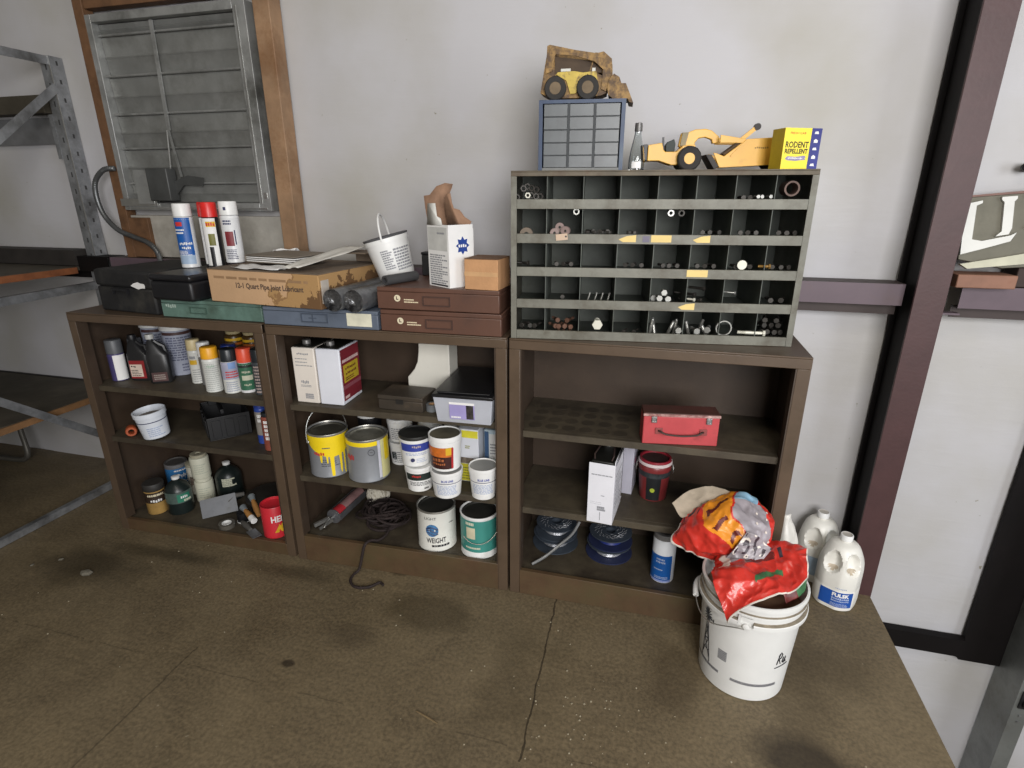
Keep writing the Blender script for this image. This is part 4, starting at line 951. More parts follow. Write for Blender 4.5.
for k, lab in enumerate(('lower of two pale jars stacked on the bottom shelf', 'upper of two pale jars stacked on the bottom shelf')):
    t = thing('pale_jar', lab, 'jar', p+Vector((-.004*k, .002*k, .1245*k)), face(p), 'stacked pale jars'); r = .042
    MB().lathe([(0, 0), (r*.93, 0), (r, .008), (r, .1), (r*.96, .107), (r*.8, .1095), (0, .1095)], 28).build('body', M('pale_jar_paint', 'cfceba', .5, 0, .06, 8, 0, 60, dirt='b9b9a0', dscale=6, damt=.3), t)
    MB().lathe([(r*.86, .11), (r*.86, .121), (r*.8, .1235), (r*.35, .1235), (r*.3, .119), (0, .119)], 28).build('lid', M('beige_lid', 'a8a28c') if k else M('pale_jar_paint', 'cfceba'), t)
    MB().lines(-.03, .03, .03, .085, 5, .4, 0, cprint(r), 3).build('print', M('faint_jar_print', 'b3b8a6', .6), t)
def black_bottle(label, p, r, h, neck=True):
    t = thing('black_bottle', label, 'bottle', p, face(p), 'round black bottles on the bottom shelf')
    MB().lathe([(0, 0), (r*.93, 0), (r, .006), (r, h*.62), (r*.95, h*.68), (r*.7, h*.8), (r*.38, h*.87), (.015, h*.89), (.015, h*.93), (0, h*.93)], 36).build('body', M('green_black_plastic', '1b2322', .35, 0, .15, 8), t)
    MB().lathe([(.0165, h*.93), (.017, h*.995), (.0155, h), (0, h)], 20).build('cap', white, t); return t
r = .056
t = black_bottle('round black bottle with green label and white cap, left of the pale jars', at(1, .218, .135, z0), r, .178); band(t, r, .06, .115, M('grey_green_label', '4c5c56', .5, 0, .2, 30), -1.4, 1.2); band(t, r, .065, .105, M('teal_print', '2f7a62', .5), -.2, .8, 'label_panel', off=.0009); words(t, r, '~4', .032, .012, .09, .35, paper); MB().lines(.015, .05, .066, .078, 1, .9, 0, cprint(r+.001), 3).build('print', M('pale_label', 'c9cab4'), t)
r = .060
t = black_bottle('round black bottle with torn white label and white cap, right of the pale jars', at(1, .365, .295, z0), r, .192); MB().lines(-.034, .03, .085, .128, 5, .86, 0, cprint(r), 3, .1).build('torn_label', M('pale_label', 'c9cab4'), t)
p = at(1, .115, .103, z0); r = .043
t = thing('stain_can', 'small brown tin with white lettering at the front left of the bottom shelf', 'can', p, face(p))
MB().lathe([(0, 0), (r-.002, 0), (r, .003), (r, .115), (r-.002, .117), (0, .117)], 30).build('body', M('ochre_tin', 'a8864c', .5, 0, .2, 14), t); MB().lathe([(r, .1175), (r*1.03, .120), (r*1.03, .148), (r*.97, .152), (0, .152)], 30).build('lid', M('charcoal_lid', '2c2a28', .6), t); band(t, r, .06, .112, M('dark_brown_label', '33261c', .5), -1.6, 1.6); words(t, r, '~5', .05, .014, .07, 0, paper); MB().lines(-.035, .035, .094, .106, 1, .8, 0, cprint(r), 2).build('print', M('cream_emblem', 'd8cdb0'), t)
# drywall knife, sanding sponge block, pan and brushes
t = thing('taping_knife', 'wide grey taping knife blade propped at the front of the bottom shelf', 'knife', at(1, .378, .085, z0+.0015), turn(1)+R_(30), rot=(R_(-26), R_(-7), turn(1)+R_(30)))
MB().box(0, .155, 0, .0015, 0, .085).build('blade', M('grey_blade', '75777b', .45, .5, .15, 14, dirt='5b5b58', dscale=7, damt=.4), t)
MB().tube([(.12, .008, .05), (.15, .012, .072), (.19, .018, .07)], [.009, .012, .010], 10).build('handle', M('dull_grey_handle', '4f4d49', .7), t)
p = at(1, .53, .062, z0)
t = thing('tape_roll', 'small clear roll of tape with a white core edge, standing before the knives', 'tape', p, turn(1))
MB().lathe([(.021, .0), (.034, 0), (.034, .02), (.021, .02), (.021, 0)], 28).build('tape', M('glassy_tape', '57534c', .2, 0, .1), t); MB().lathe([(.0185, 0), (.0205, 0), (.0205, .021), (.0185, .021), (.0185, 0)], 28).build('core', white, t)
p = at(1, .57, .125, z0)
t = thing('black_jar', 'short black jar with a white rim behind the tape roll', 'jar', p, turn(1)); MB().lathe([(0, 0), (.026, 0), (.028, .003), (.028, .045), (0, .045)], 24).build('body', black, t); MB().lathe([(.0285, .0), (.0295, .0), (.0295, .004), (.0285, .004), (.0285, 0)], 24).build('rim', white, t)
t = thing('roller_tray', 'dark round pan at the back right of the bottom shelf', 'pan', at(1, .625, .258, z0), turn(1))
MB().lathe([(0, .002), (.075, .0), (.092, .004), (.108, .062), (.112, .064), (.112, .067), (.105, .066), (.088, .008), (0, .006)], 40).build('pan', M('dark_pan', '2d2b29', .45, .2, .2), t)
MB().lathe([(0, .067), (.113, .0672), (.113, .072), (0, .078)], 40).build('lid', M('dark_pan_lid', '34322f', .5, .2, .2), t)
wood = M('tool_wood', 'a0713c', .6, 0, .2, 20)
for k, (a, b, lab) in enumerate((((.60, .165, .135), (.672, .105, .10), 'upper wooden brush handle lying against the dark pan'), ((.585, .125, .105), (.665, .078, .09), 'wooden and white brush handle poking over the red can'))):
    pa, pb = at(1, *a), at(1, *b); v = pb-pa
    t = thing('brush', lab, 'brush', pa, 0, 'brush handles by the dark pan')
    MB().tube([(0, 0, 0), v*.25, v*.6, v*.97], [.009, .012, .0135, .009], 12).build('handle', wood, t)
    if k: MB().tube([v*.66, v*1.0], [.0145, .0145], 12).build('sleeve', white, t)
    MB().tube([v*-.001, v*-.3], [.011, .016], 12).build('ferrule', M('dull_ferrule', '8e979c', .4, .4), t)
t = thing('putty_knife', 'grey-handled scraper lying in front of the dark pan', 'scraper', at(1, .588, .092, z0+.013), turn(1)-R_(30), rot=(0, R_(1), turn(1)-R_(30)))
MB().tube([(0, 0, 0), (.04, 0, .004), (.09, 0, .002)], [.009, .014, .009], 12).build('handle', M('dull_grey_handle', '4f4d49'), t); MB().box(.09, .16, -.02, .02, -.001, .001).build('blade', M('grey_blade', '75777b'), t)
p = at(1, .778, .078, z0); r = .0545
t = thing('red_can', 'red tin with white and yellow lettering at the front right of the bottom shelf', 'can', p, face(p)+.12)
MB().lathe([(0, .002), (r*.96, 0), (r, .003), (r, .148), (r*.97, .151), (r*.93, .149), (r*.92, .14), (0, .136)], 32).build('body', M('red_tin', 'c62b36', .4, 0, .08, 9), t)
words(t, r, 'HEET', .075, .03, .095, .22, paper, .03); MB().add([((r+.0012)*sin(.25+x/r), -(r+.0012)*cos(.25+x/r), z) for x, z in ((-.03, .03), (-.012, .03), (-.010, .045), (-.004, .036), (.0, .03), (.016, .03), (.012, .05), (.004, .072), (-.002, .058), (-.008, .07), (-.018, .05))], [tuple(range(11))]).build('flame_print', M('amber_print', 'd8ac28'), t)
# ------------------------------------------------------------------ contents of the middle bookcase
def fcan(c, label, x, y, z, w, d, h, rz, m, group=None):
    """oblong can in a carton sleeve: sleeve, black can top, screw cap"""
    t = thing('oblong_can', label, 'can', at(c, x, y, z+.0008), turn(c)+R_(rz), group)
    MB().box(0, w, 0, d, 0, h).build('sleeve', m, t, bevel=.004)
    MB().box(.006, w-.006, .006, d-.006, h+.0002, h+.006).build('can_top', M('black_can_top', '1d1d1a', .4, .2, .2), t, bevel=.003)
    MB().lathe([(.016, h+.0065), (.016, h+.02), (.014, h+.023), (0, h+.023)], 18, 0, Matrix.Translation((w*.45, d*.25, 0))).build('screw_cap', M('dull_cap', '6a6866'), t)
    return t
wc = M('cream_carton', 'ddd5cb', .6, 0, .05, 8, .03, 90)
wwhite = M('bluish_white_carton', 'd9dbe3', .55, 0, .04, 8)
t = fcan(2, 'cream-white carton with small print, leftmost on the top shelf of the middle bookcase', .058, .055, T1, .096, .17, .222, 0, wc, None)
mb = MB().tflat('~7', .05, .009, (.048, -.0006, .198), bold=.02).lines(.012, .085, .15, .19, 3, .25, 0, lambda x, z: (x, -.0006, z), 3); mb.tflat('~5', .034, .014, (.045, -.0006, .085), bold=.02).lines(.025, .07, .066, .076, 2, .5, 0, lambda x, z: (x, -.0006, z), 4).lines(.04, .075, .018, .04, 3, .8, 0, lambda x, z: (x, -.0006, z), 6); mb.build('print', greyprint, t)
t = fcan(2, 'white can carton with dark red and yellow side, beside the cream-white carton', .161, .053, T1, .098, .155, .223, 1, wwhite, None)
w = .098
MB().box(w+.0002, w+.0008, .008, .150, .015, .218).build('side_label', M('dark_red_panel', '7a2630', .45, 0, .1, 9), t)
MB().box(w+.0009, w+.0013, .02, .135, .085, .155).build('side_panel', M('mustard_panel', 'c2a82e', .5, 0, .1), t)
mb = MB().lines(.015, .142, .165, .178, 1, .9, 0, lambda x, z: (w+.0014, x, z), 4, .1).lines(.015, .05, .022, .034, 1, .9, 0, lambda x, z: (w+.0014, x, z), 6, .1); mb.build('print', M('pinkish_paper', 'd8b8b4', .6), t)
mb = MB().tflat('~7', .085, .012, (w+.0018, .076, .138), (0, 1, 0), bold=.02).tflat('~7', .085, .012, (w+.0018, .078, .118), (0, 1, 0), bold=.02); mb.lines(.03, .125, .092, .108, 2, .5, 0, lambda x, z: (w+.0018, x, z), 9); mb.build('lettering', M('dark_red_print', '6a2a1e', .6), t)
MB().box(w+.0009, w+.0013, .008, .150, .06, .075).build('stripe', M('rose_stripe', '94505a', .5), t)
t = thing('metal_box', 'flat dark grey-brown metal box in the middle of the top shelf', 'box', at(2, .402, .058, T1+.0008), turn(2)-R_(2.5))
db = M('dark_taupe_enamel', '3f3830', .5, .1, .15, 10, .04, 80, dirt='5a4e40', dscale=7, damt=.36)
MB().box(0, .182, 0, .125, 0, .04).build('body', db, t, bevel=.003); MB().box(-.0015, .1835, -.0015, .1265, .0404, .058).build('lid', db, t, bevel=.003); MB().box(.075, .105, -.004, -.0017, .028, .046).build('latch', M('dark_pan', '2d2b29'), t)
# white plastic housing at the back
t = thing('plastic_housing', 'off-white moulded plastic housing with a curved front at the back of the top shelf', 'housing', at(2, .485, .205, T1+.0008), turn(2))
ow = M('aged_white_plastic', 'e2dfd4', .4, 0, .04, 8, dirt='b9b5a4', dscale=5, damt=.3)
prof = [(0, 0), (.155, 0), (.155, .225), (.03, .225), (.028, .19), (.022, .15), (.008, .12), (-.012, .095), (-.022, .085), (-.022, .06), (-.02, .0)]
MB().prism(prof[::-1], 0, .1).build('shell', ow, t, bevel=.004, seg=3)
# clear storage bin with black lid
t = thing('storage_bin', 'clear plastic storage bin with a black lid and violet label on the top shelf', 'storage bin', at(2, .655, -.024, T1+.0010), turn(2)+R_(1))
clear = M('cloudy_clear_plastic', 'd2d5de', .3, 0, .05, 10, trans=.35, alpha=1)
W_, D_, H_ = .215, .335, .104
def taper(mb, w, d, h, k):
    mb.v = [((x-w/2)*(1-k*(1-z/h))+w/2, (y-d/2)*(1-k*(1-z/h))+d/2, z) for x, y, z in mb.v]; return mb
mb = MB().box(0, W_, 0, .003, .0032, H_).box(0, W_, D_-.003, D_, .0032, H_).box(0, .003, .0031, D_-.0031, .0032, H_).box(W_-.003, W_, .0031, D_-.0031, .0032, H_).box(0, W_, 0, D_, 0, .003); taper(mb, W_, D_, H_, .09)
mb.build('tub', clear, t, bevel=.002)
MB().box(-.004, W_+.004, -.004, D_+.004, H_-.006, H_+.006).box(.012, W_-.012, .012, D_-.012, H_+.0062, H_+.012).build('lid', M('black_lid', '1a1a1c', .35, 0, .1), t, bevel=.004, seg=3)
mb = MB().box(.02, .1, .03, .3, .0045, .05).box(.11, .19, .03, .3, .0045, .065); mb.build('contents', M('sorted_parts', '74645c', .7, 0, .4, 40), t, bevel=.004)
lab = MB().box(.058, .150, .0012, .0018, .018, .082, 0); lab.v = [(x, y-.0022+.009*(1-z/H_)*1.0+.0008, z) for x, y, z in lab.v]; lab.build('label', M('violet_label', '9c93c4', .5, 0, .08), t)
l2 = MB().box(.058, .150, .0006, .0010, .074, .083, 0).box(.120, .146, .0006, .0010, .02, .073, 1).lines(.064, .1, .022, .03, 1, .8, 0, lambda x, z: (x, .0005, z), 3); l2.v = [(x, y-.0024+.009*(1-z/H_)*1.0+.0008, z) for x, y, z in l2.v]; l2.build('label_print', [paper, M('label_picture', '3a3634', .5, 0, .5, 60)], t)
p = at(2, .608, .088, T1+.0008)
t = thing('tape_roll', 'small grey roll of tape between the dark metal box and the clear bin', 'tape', p, turn(2)); MB().lathe([(.014, 0), (.024, 0), (.024, .026), (.014, .026), (.014, 0)], 24).build('tape', M('grey_tape', '6a6d70', .5), t); MB().lathe([(.0115, .0), (.0136, 0), (.0136, .0262), (.0115, .0262), (.0115, 0)], 20).build('core', cardboard, t)
# ---------------- paint cans and tubs on the second shelf
rimm = M('tin_rim', 'a5a29a', .35, .7, .15, 20)
def gallon(c, name, label, x, y, z, r, h, bodym, lidm, dz=0, group=None, off=0.):
    p = at(c, x, y, z+.0008+dz); t = thing(name, label, 'paint can', p, face(p)+off, group)
    MB().lathe([(0, .003), (r*.96, .003), (r*.98, 0), (r, .002), (r, .005), (r*.985, .008), (r*.985, h-.01), (r, h-.007), (r, h-.001), (r*.97, h), (r*.93, h-.002), (r*.92, h-.012), (0, h-.012)], 44, 0).build('body', bodym, t)
    MB().lathe([(0, h-.009), (r*.78, h-.009), (r*.8, h-.003), (r*.88, h-.003), (r*.9, h-.006), (r*.92, h-.006)], 44).build('lid', lidm, t)
    MB().lathe([(r*.925, h-.004), (r*.95, h+.0012), (r*1.0, h+.0012), (r*1.012, h-.002), (r*1.004, h-.006)], 44).build('rim', rimm if bodym != white else white, t)
    return t, r*.985
def bail(t, r, z, up, tilt=0., off=0., m=None):
    pts = []
    for k in range(25):
        a = pi*k/24; x = -(r+.004)*cos(a); hh = up*sin(a)**.8 if 0 < k < 24 else 0
        pts.append((x, hh*sin(tilt), z+hh*cos(tilt)))
    b = MB().tube(pts, .0016, 6).build('bail', m or wire, t, rot=(0, 0, off))
    e = MB()
    for s in (-1, 1): e.lathe([(.008, 0), (.007, .004), (.003, .005), (0, .005)], 14, 0, Matrix.Translation((s*(r-.0005), 0, z)) @ Matrix.Rotation(s*pi/2, 4, 'Y'))
    e.build('bail_ear', m or wire, t, rot=(0, 0, off))
gsil = M('grey_silver_label', '8f9297', .4, .3, .08, 10)
dlid = M('dusty_dark_lid', '4b483f', .5, .2, .2, 16, 0, 60, dirt='6a665c', dscale=12, damt=.35)
t, r = gallon(2, 'paint_can', 'gallon can with yellow paint run down its side and a raised wire bail', .140, .105, T2, .0805, .185, gsil, dlid, off=-.1)
# yellow run: wavy lower edge with three long drips
def drip(u):
    a = -1.7+3.4*u; base = .145-.055*max(0, cos((a-.25)*1.1)); d = 0
    for c_, w_, l_ in ((.18, .10, .13), (.62, .07, .08), (.85, .05, .12), (-.35, .07, .035), (-.05, .05, .03)):
        d = max(d, l_*max(0, 1-((a-c_)/w_)**4) if abs(a-c_) < w_ else 0)
    return max(.006, base-d)
MB().shell(r+.0009, .02, .186, -1.7, 1.7, 220, 0, r+.0009, wav=drip).build('paint_run', yellow, t)
MB().tcyl('~5', .045, .016, r+.0016, .105, -.42, bold=.03).build('lettering', M('red_print', 'c2322e'), t); MB().lines(-.03, .055, .05, .085, 4, .5, 0, cprint(r), 3).lines(-.02, .01, .128, .134, 1, .8, 0, cprint(r+.001), 3).build('print', M('grey_print_dark', '55575c', .6), t)
bail(t, r+.006, .150, .125, R_(8), .55)
t, r = gallon(2, 'paint_can', 'gallon can of grey and yellow paint, right of the dripping yellow can', .314, .104, T2, .083, .181, gsil, M('silver_lid', '8d8b80', .4, .4, .2, 20, 0, 60, dirt='5d5b52', dscale=12, damt=.4))
band(t, r, .155, .176, yellow, -1.8, .45, 'yellow_band', off=.0008); band(t, r, .012, .176, M('bright_lilac_panel', 'c5c5cf', .45), .47, .62, 'side_panel', off=.0008); band(t, r, .008, .176, M('pale_yellow_panel', 'd4cf96', .45, 0, .1), .63, 1.9, 'side_panel', off=.0008); band(t, r, .08, .176, yellow, .85, 1.9, 'yellow_band', off=.0012)
MB().lathe([(.011, 0), (.014, 0), (.014, .0008), (.011, .0008)], 24, 0, Matrix.Rotation(.0, 4, 'Z') @ Matrix.Translation((.012, -r-.0013, .13)) @ Matrix.Rotation(pi/2, 4, 'X')).build('emblem', M('grey_print_dark', '55575c'), t); MB().tflat('~2', .013, .006, (.012, -r-.0016, .13)).build('lettering', M('grey_print_dark', '55575c'), t)
MB().tcyl('~5', .04, .026, r+.0012, .105, -.95, bold=.04).build('lettering', M('red_print', 'c2322e'), t)
bklid = M('black_tub_lid', '2a2a28', .45, 0, .15, 14); dusl = M('dusty_olive_lid', '5a5547', .6, 0, .2, 16, 0, 60, dirt='76705f', dscale=14, damt=.35); grl = M('grey_tub_lid', '8e8e8c', .5, 0, .1, 16)
def tub(c, name, label, x, y, z, r0, r1, h, lidm, dz=0, group=None, off=0., lidh=.014, bodym=None):
    p = at(c, x, y, z+.0008+dz); t = thing(name, label, 'tub', p, face(p)+off, group)
    MB().lathe([(0, 0), (r0-.003, 0), (r0, .003), (r1, h-lidh-.008), (r1*1.03, h-lidh-.007), (r1*1.03, h-lidh), (0, h-lidh)], 40).build('body', bodym or white, t)
    MB().lathe([(r1*1.02, h-lidh+.0004), (r1*1.032, h-.004), (r1*1.02, h-.0008), (r1*.98, h), (r1*.93, h-.004), (0, h-.0045)], 40, 0 if lidm in (bklid, white) else [0, 0, 0, 0, 1]).build('lid', lidm if lidm in (bklid, white) else [white, lidm], t)
    sl = (r1-r0)/(h-lidh-.011)
    return t, (lambda z: r0+sl*(z-.003))
def tprint(f, rm): return lambda x, z: ((f(z)+.0011)*sin(x/rm), -(f(z)+.0011)*cos(x/rm), z)
def tband(t, f, z0, z1, m, a0, a1, name='label', off=.0006): return MB().shell(f(z0)+off, z0, z1, a0, a1, 20, 0, f(z1)+off).build(name, m, t)
# lids
GT = 'white tubs in the middle bookcase'
lab_b = M('ultramarine_label', '37459a', .45, 0, .1)
t, f = tub(2, 'plastic_tub', 'small white tub with dark red and black label, underneath the blue-labelled tub', .556, .05, T2, .047, .0545, .103, white, group=GT)
tband(t, f, .052, .082, M('black_label', '26302c'), -1.1, 1.3); MB().tcyl('~7', .036, .010, .0545, .07, -.25, bold=.03).build('lettering', M('red_print', 'c2322e'), t); MB().lines(-.04, .045, .03, .048, 3, .45, 0, tprint(f, .05), 4).lines(.015, .035, .012, .02, 1, .8, 0, tprint(f, .05), 3).build('print', darkprint, t)
t, f = tub(2, 'plastic_tub', 'white tub with ultramarine label and black lid, stacked on the small red-and-black tub', .543, .058, T2, .053, .0605, .125, bklid, dz=.1045, group=GT)
tband(t, f, .066, .098, lab_b, -1.1, 1.35); MB().tcyl('~5', .035, .010, .0610, .086, .05, bold=.03).build('lettering', M('pinkish_print', 'b0a09a'), t); MB().lines(-.04, .045, .05, .062, 2, .5, 0, tprint(f, .055), 4).lines(.0, .045, .02, .04, 3, .4, 0, tprint(f, .055), 3).build('print', M('pale_blue_print', 'a9b4cc'), t)
MB().lathe([(0, 0), (.008, 0), (.008, .0006), (0, .0006)], 16, 0, Matrix.Translation((-.014, -.0575, .032)) @ Matrix.Rotation(pi/2, 4, 'X')).build('emblem', M('navy_print', '2c3058'), t)
t, f = tub(2, 'plastic_tub', 'white tub with blue lettering and thin dark line, underneath the orange-labelled tub', .676, .028, T2, .0505, .0595, .108, grl, group=GT)
BL = 'BLUE LINE'
def blue_line(t, f, rm, z):
    MB().tcyl(BL, .045, .009, f(z)+.0012, z, 0, bold=.03).build('lettering', lab_b, t); tband(t, f, z-.013, z-.0105, M('navy_print', '2c3058'), -1.2, 1.2, 'stripe'); MB().lines(-.042, .042, z-.06, z-.018, 7, .55, 0, tprint(f, rm), 4).build('print', M('pale_blue_print', 'a9b4cc'), t)
blue_line(t, f, .055, .078)
t, f = tub(2, 'plastic_tub', 'white tub with orange and black label and dusty olive lid, stacked on the blue-lettered tub', .671, .038, T2, .0545, .0605, .138, dusl, dz=.1095, group=GT, off=-.15, lidh=.02)
tband(t, f, .012, .1, M('flame_black', '3a1c1a', .45, 0, .2, 20), -1.3, .62); tband(t, f, .062, .1, M('flame_orange', 'd0702a', .45, 0, .25, 30), -1.3, .6, 'label_panel', .001); tband(t, f, .014, .098, M('flame_red', 'b02c30', .45), .5, .64, 'stripe', .0014); tband(t, f, .07, .1, M('amber_print', 'd8ac28'), .15, .5, 'label_panel', .0014)
MB().tcyl('~4', .05, .013, f(.05)+.0016, .05, -.35, bold=.04, slope=.05).tcyl('~7', .055, .011, f(.033)+.0016, .033, -.35, bold=.04, slope=.05).build('lettering', M('dim_orange_print', 'a7623a', .5), t)
t, f = tub(2, 'plastic_tub', 'unstacked white tub with grey lid and blue lettering at the right end of the shelf', .815, .044, T2, .0445, .0535, .128, grl, group=GT); blue_line(t, f, .048, .088)
for k, (x, y, dz, lab) in enumerate(((.40, .24, 0, 'lower white tub behind the grey and yellow can, with a black patch'), (.395, .245, .103, 'upper white tub behind the grey and yellow can'), (.515, .285, .103, 'upper white tub at the back, second in the row behind the tubs'), (.515, .285, 0, 'lower white tub at the back, behind the blue-labelled tub'), (.635, .28, .0, 'lower white tub at the back, behind the orange-labelled tub'), (.635, .28, .103, 'upper white tub at the back, third in the row'))):
    t, f = tub(2, 'plastic_tub', lab, x, y, T2, .046, .0525, .102, white, dz=dz, group='white tubs at the back of the second shelf'); MB().lines(-.04, .045, .015, .07, 6, .5, 0, tprint(f, .05), k+3).build('print', greyprint, t)
    if k == 0: tband(t, f, .03, .062, M('black_label', '26302c'), -1., -.5)
p = at(2, .235, .285, T2+.0008); t = thing('plastic_tub', 'black-banded white tub at the back between the two gallon cans', 'tub', p, face(p)); MB().lathe([(0, 0), (.05, 0), (.05, .18), (0, .18)], 32).build('body', black, t); MB().lathe([(.051, .1805), (.052, .2), (.045, .203), (0, .203)], 32).build('lid', white, t)
ypan = M('lemon_carton', 'd9d03a', .45)
t = thing('square_tub', 'white and yellow square carton with a brown picture, behind the tubs at the right', 'carton', at(2, .688, .13, T2+.0008), turn(2)-R_(2))
MB().box(0, .085, 0, .085, 0, .225).build('carton', wwhite, t, bevel=.003); MB().box(.002, .083, -.0008, -.0002, .19, .22).build('label', ypan, t); MB().box(.002, .083, -.0008, -.0002, .004, .078).build('label', ypan, t); MB().box(.002, .083, -.0008, -.0002, .08, .105).build('picture', M('brown_picture', '84776a'), t); MB().lines(.012, .074, .012, .07, 5, .4, 0, lambda x, z: (x, -.001, z), 3).lines(.03, .05, .145, .16, 2, .6, 0, lambda x, z: (x, -.001, z), 5).build('print', M('olive_print2', '8a8a3a', .6), t)
t = thing('small_carton', 'pale blue and white carton at the far right behind the single tub', 'carton', at(2, .79, .15, T2+.0008), turn(2))
MB().box(0, .062, 0, .1, 0, .222).build('carton', M('pale_blue_carton', 'b9cbd6', .5, 0, .1), t, bevel=.003); MB().box(.02, .06, -.0008, -.0002, .1, .205).build('label', paper, t); MB().box(.002, .018, -.0008, -.0002, .02, .215).build('stripe', M('deep_blue_stripe', '3d5a80', .5), t); MB().lines(.024, .056, .12, .17, 4, .5, 0, lambda x, z: (x, -.001, z), 3).build('print', greyprint, t)
# ---------------- bottom of the middle bookcase
t, r = gallon(2, 'paint_can', 'white gallon can with a blue globe and bold dark lettering, left of the teal can', .592, .112, B2, .079, .180, M('white_can_paint', 'dddcd4', .4, 0, .05, 8), M('dark_lid', '33322e', .5, .2, .2, 16))
MB().tcyl('WEIGHT', .082, .024, r+.0010, .052, -.08, bold=.02).build('lettering', darkprint, t); MB().tcyl('LIGHT', .05, .012, r+.0010, .152, -.35).build('lettering', darkprint, t); MB().lines(-.025, .05, .022, .034, 1, .8, 0, cprint(r), 3).build('print', darkprint, t)
gl = []
for k in range(28): gl.append((.026*cos(2*pi*k/28), .028*sin(2*pi*k/28)))
mb = MB(); vs = [((r+.0009)*sin(-.28+x/r), -(r+.0009)*cos(-.28+x/r), .098+z) for x, z in gl]; c0 = ((r+.0009)*sin(-.28), -(r+.0009)*cos(-.28), .098); mb.add([c0]+vs, [(0, 1+k, 1+(k+1) % 28) for k in range(28)]); mb.build('globe', M('globe_blue', '4a7aa8', .45, 0, .35, 60), t)
mb = MB()
for s, zz in ((0, .106), (1, .094), (2, .084)):
    pts = [((r+.0013)*sin(-.28+x/r), -(r+.0013)*cos(-.28+x/r), zz+.006*sin((x+.02)*90+s)) for x in [-.024+.004*i for i in range(13)]]
    mb.tube(pts, .0022-.0003*s, 5)
mb.build('globe_swirl', [M('navy_print', '2c3058')], t); MB().lines(.05, .075, .12, .126, 2, .5, 0, cprint(r), 3).build('print', darkprint, t)
teal = M('teal_can_paint', '3f8a80', .4, 0, .08, 9)
t, r = gallon(2, 'paint_can', 'teal green gallon can with white base and wire bail on the bottom shelf', .778, .103, B2, .077, .182, white, M('dark_lid', '33322e'))
band(t, r, .03, .170, teal, -2.2, 2.2, n=40); band(t, r, .09, .14, M('cream_panel', 'c9c3a6', .5), -.75, -.25, 'label_panel', off=.0009); MB().lines(-.062, .0, .045, .058, 1, .6, 0, cprint(r+.0004), 3, .2).lines(-.06, -.02, .15, .168, 1, .7, 0, cprint(r+.0004), 5).build('print', M('pale_label', 'c9cab4'), t)
pts = []
for k in range(21):
    a = 1.45-2.3*k/20; rr = r+.010; pts.append((rr*sin(a), -rr*cos(a), .15-.075*sin(pi*min(1, k/20*.75))))
MB().tube(pts, .0016, 6).build('bail', wire, t); MB().lathe([(.010, 0), (.009, .004), (0, .005)], 14, 0, Matrix.Translation(((r-.001)*sin(1.45), -(r-.001)*cos(1.45), .15)) @ Matrix.Rotation(1.45-pi/2+pi/2, 4, 'Z') @ Matrix.Rotation(pi/2, 4, 'X')).build('bail_ear', black, t)
# caulking gun with a red-ended cartridge
pa = at(2, .105, .135, B2+.035); pb = at(2, .118, .345, B2+.035); v = pb-pa
t = thing('caulking_gun', 'caulking gun with a grey and red cartridge, lying beside the brown rope', 'caulking gun', pa, math.atan2(v.y, v.x)-pi/2)
T = Matrix.Rotation(-pi/2, 4, 'X')
MB().lathe([(0, 0), (.028, 0), (.028, .06), (.0275, .0605), (.0275, .21), (0, .21)], 28, 0, T).build('cartridge', M('greyred_cartridge', '8a6a68', .45, 0, .25, 14), t)
MB().lathe([(.0283, .002), (.0283, .055)], 28, 0, T).build('cartridge_band', M('red_cartridge', 'b02c34', .45, 0, .1), t)
g = MB().bar((-.031, 0, 0), (-.031, .215, 0), .003, .03).bar((.031, 0, 0), (.031, .215, 0), .003, .03).lathe([(0, -.004), (.033, -.004), (.033, -.0005), (0, -.0005)], 24, 0, T); g.build('frame', M('gun_frame', '77777a', .4, .6, .2), t)
MB().tube([(0, -.005, 0), (0, -.06, 0), (0, -.075, -.012)], .0045, 8).build('plunger_rod', bright, t)
MB().bar((-.012, -.02, 0), (-.05, -.075, -.010), .01, .016).build('handle', bright, t); MB().bar((.008, -.022, -.004), (-.018, -.085, -.015), .006, .012).build('trigger', bright, t)
# ball of string
p = at(2, .228, .318, B2+.056)
t = thing('string_ball', 'ball of off-white string at the back of the bottom shelf, behind the brown rope', 'string', p)
mb = MB()
for k in range(26):
    ax = Vector((rnd.uniform(-1, 1), rnd.uniform(-1, 1), rnd.uniform(-.4, 1))).normalized(); u = ax.orthogonal().normalized(); w = ax.cross(u); q = rnd.uniform(-.4, .4); R0 = .051*math.sqrt(1-q*q)
    mb.tube([ax*(.051*q)+R0*(cos(2*pi*i/20)*u+sin(2*pi*i/20)*w) for i in range(20)], .0032, 5, closed=True)
mb.build('windings', M('string_white', 'c9c3b4', .8, 0, .1, 30), t); MB().lathe([(0, -.049), (.03, -.04), (.049, 0), (.03, .04), (0, .049)], 20).build('core', M('string_core', 'b0a998', .8), t)
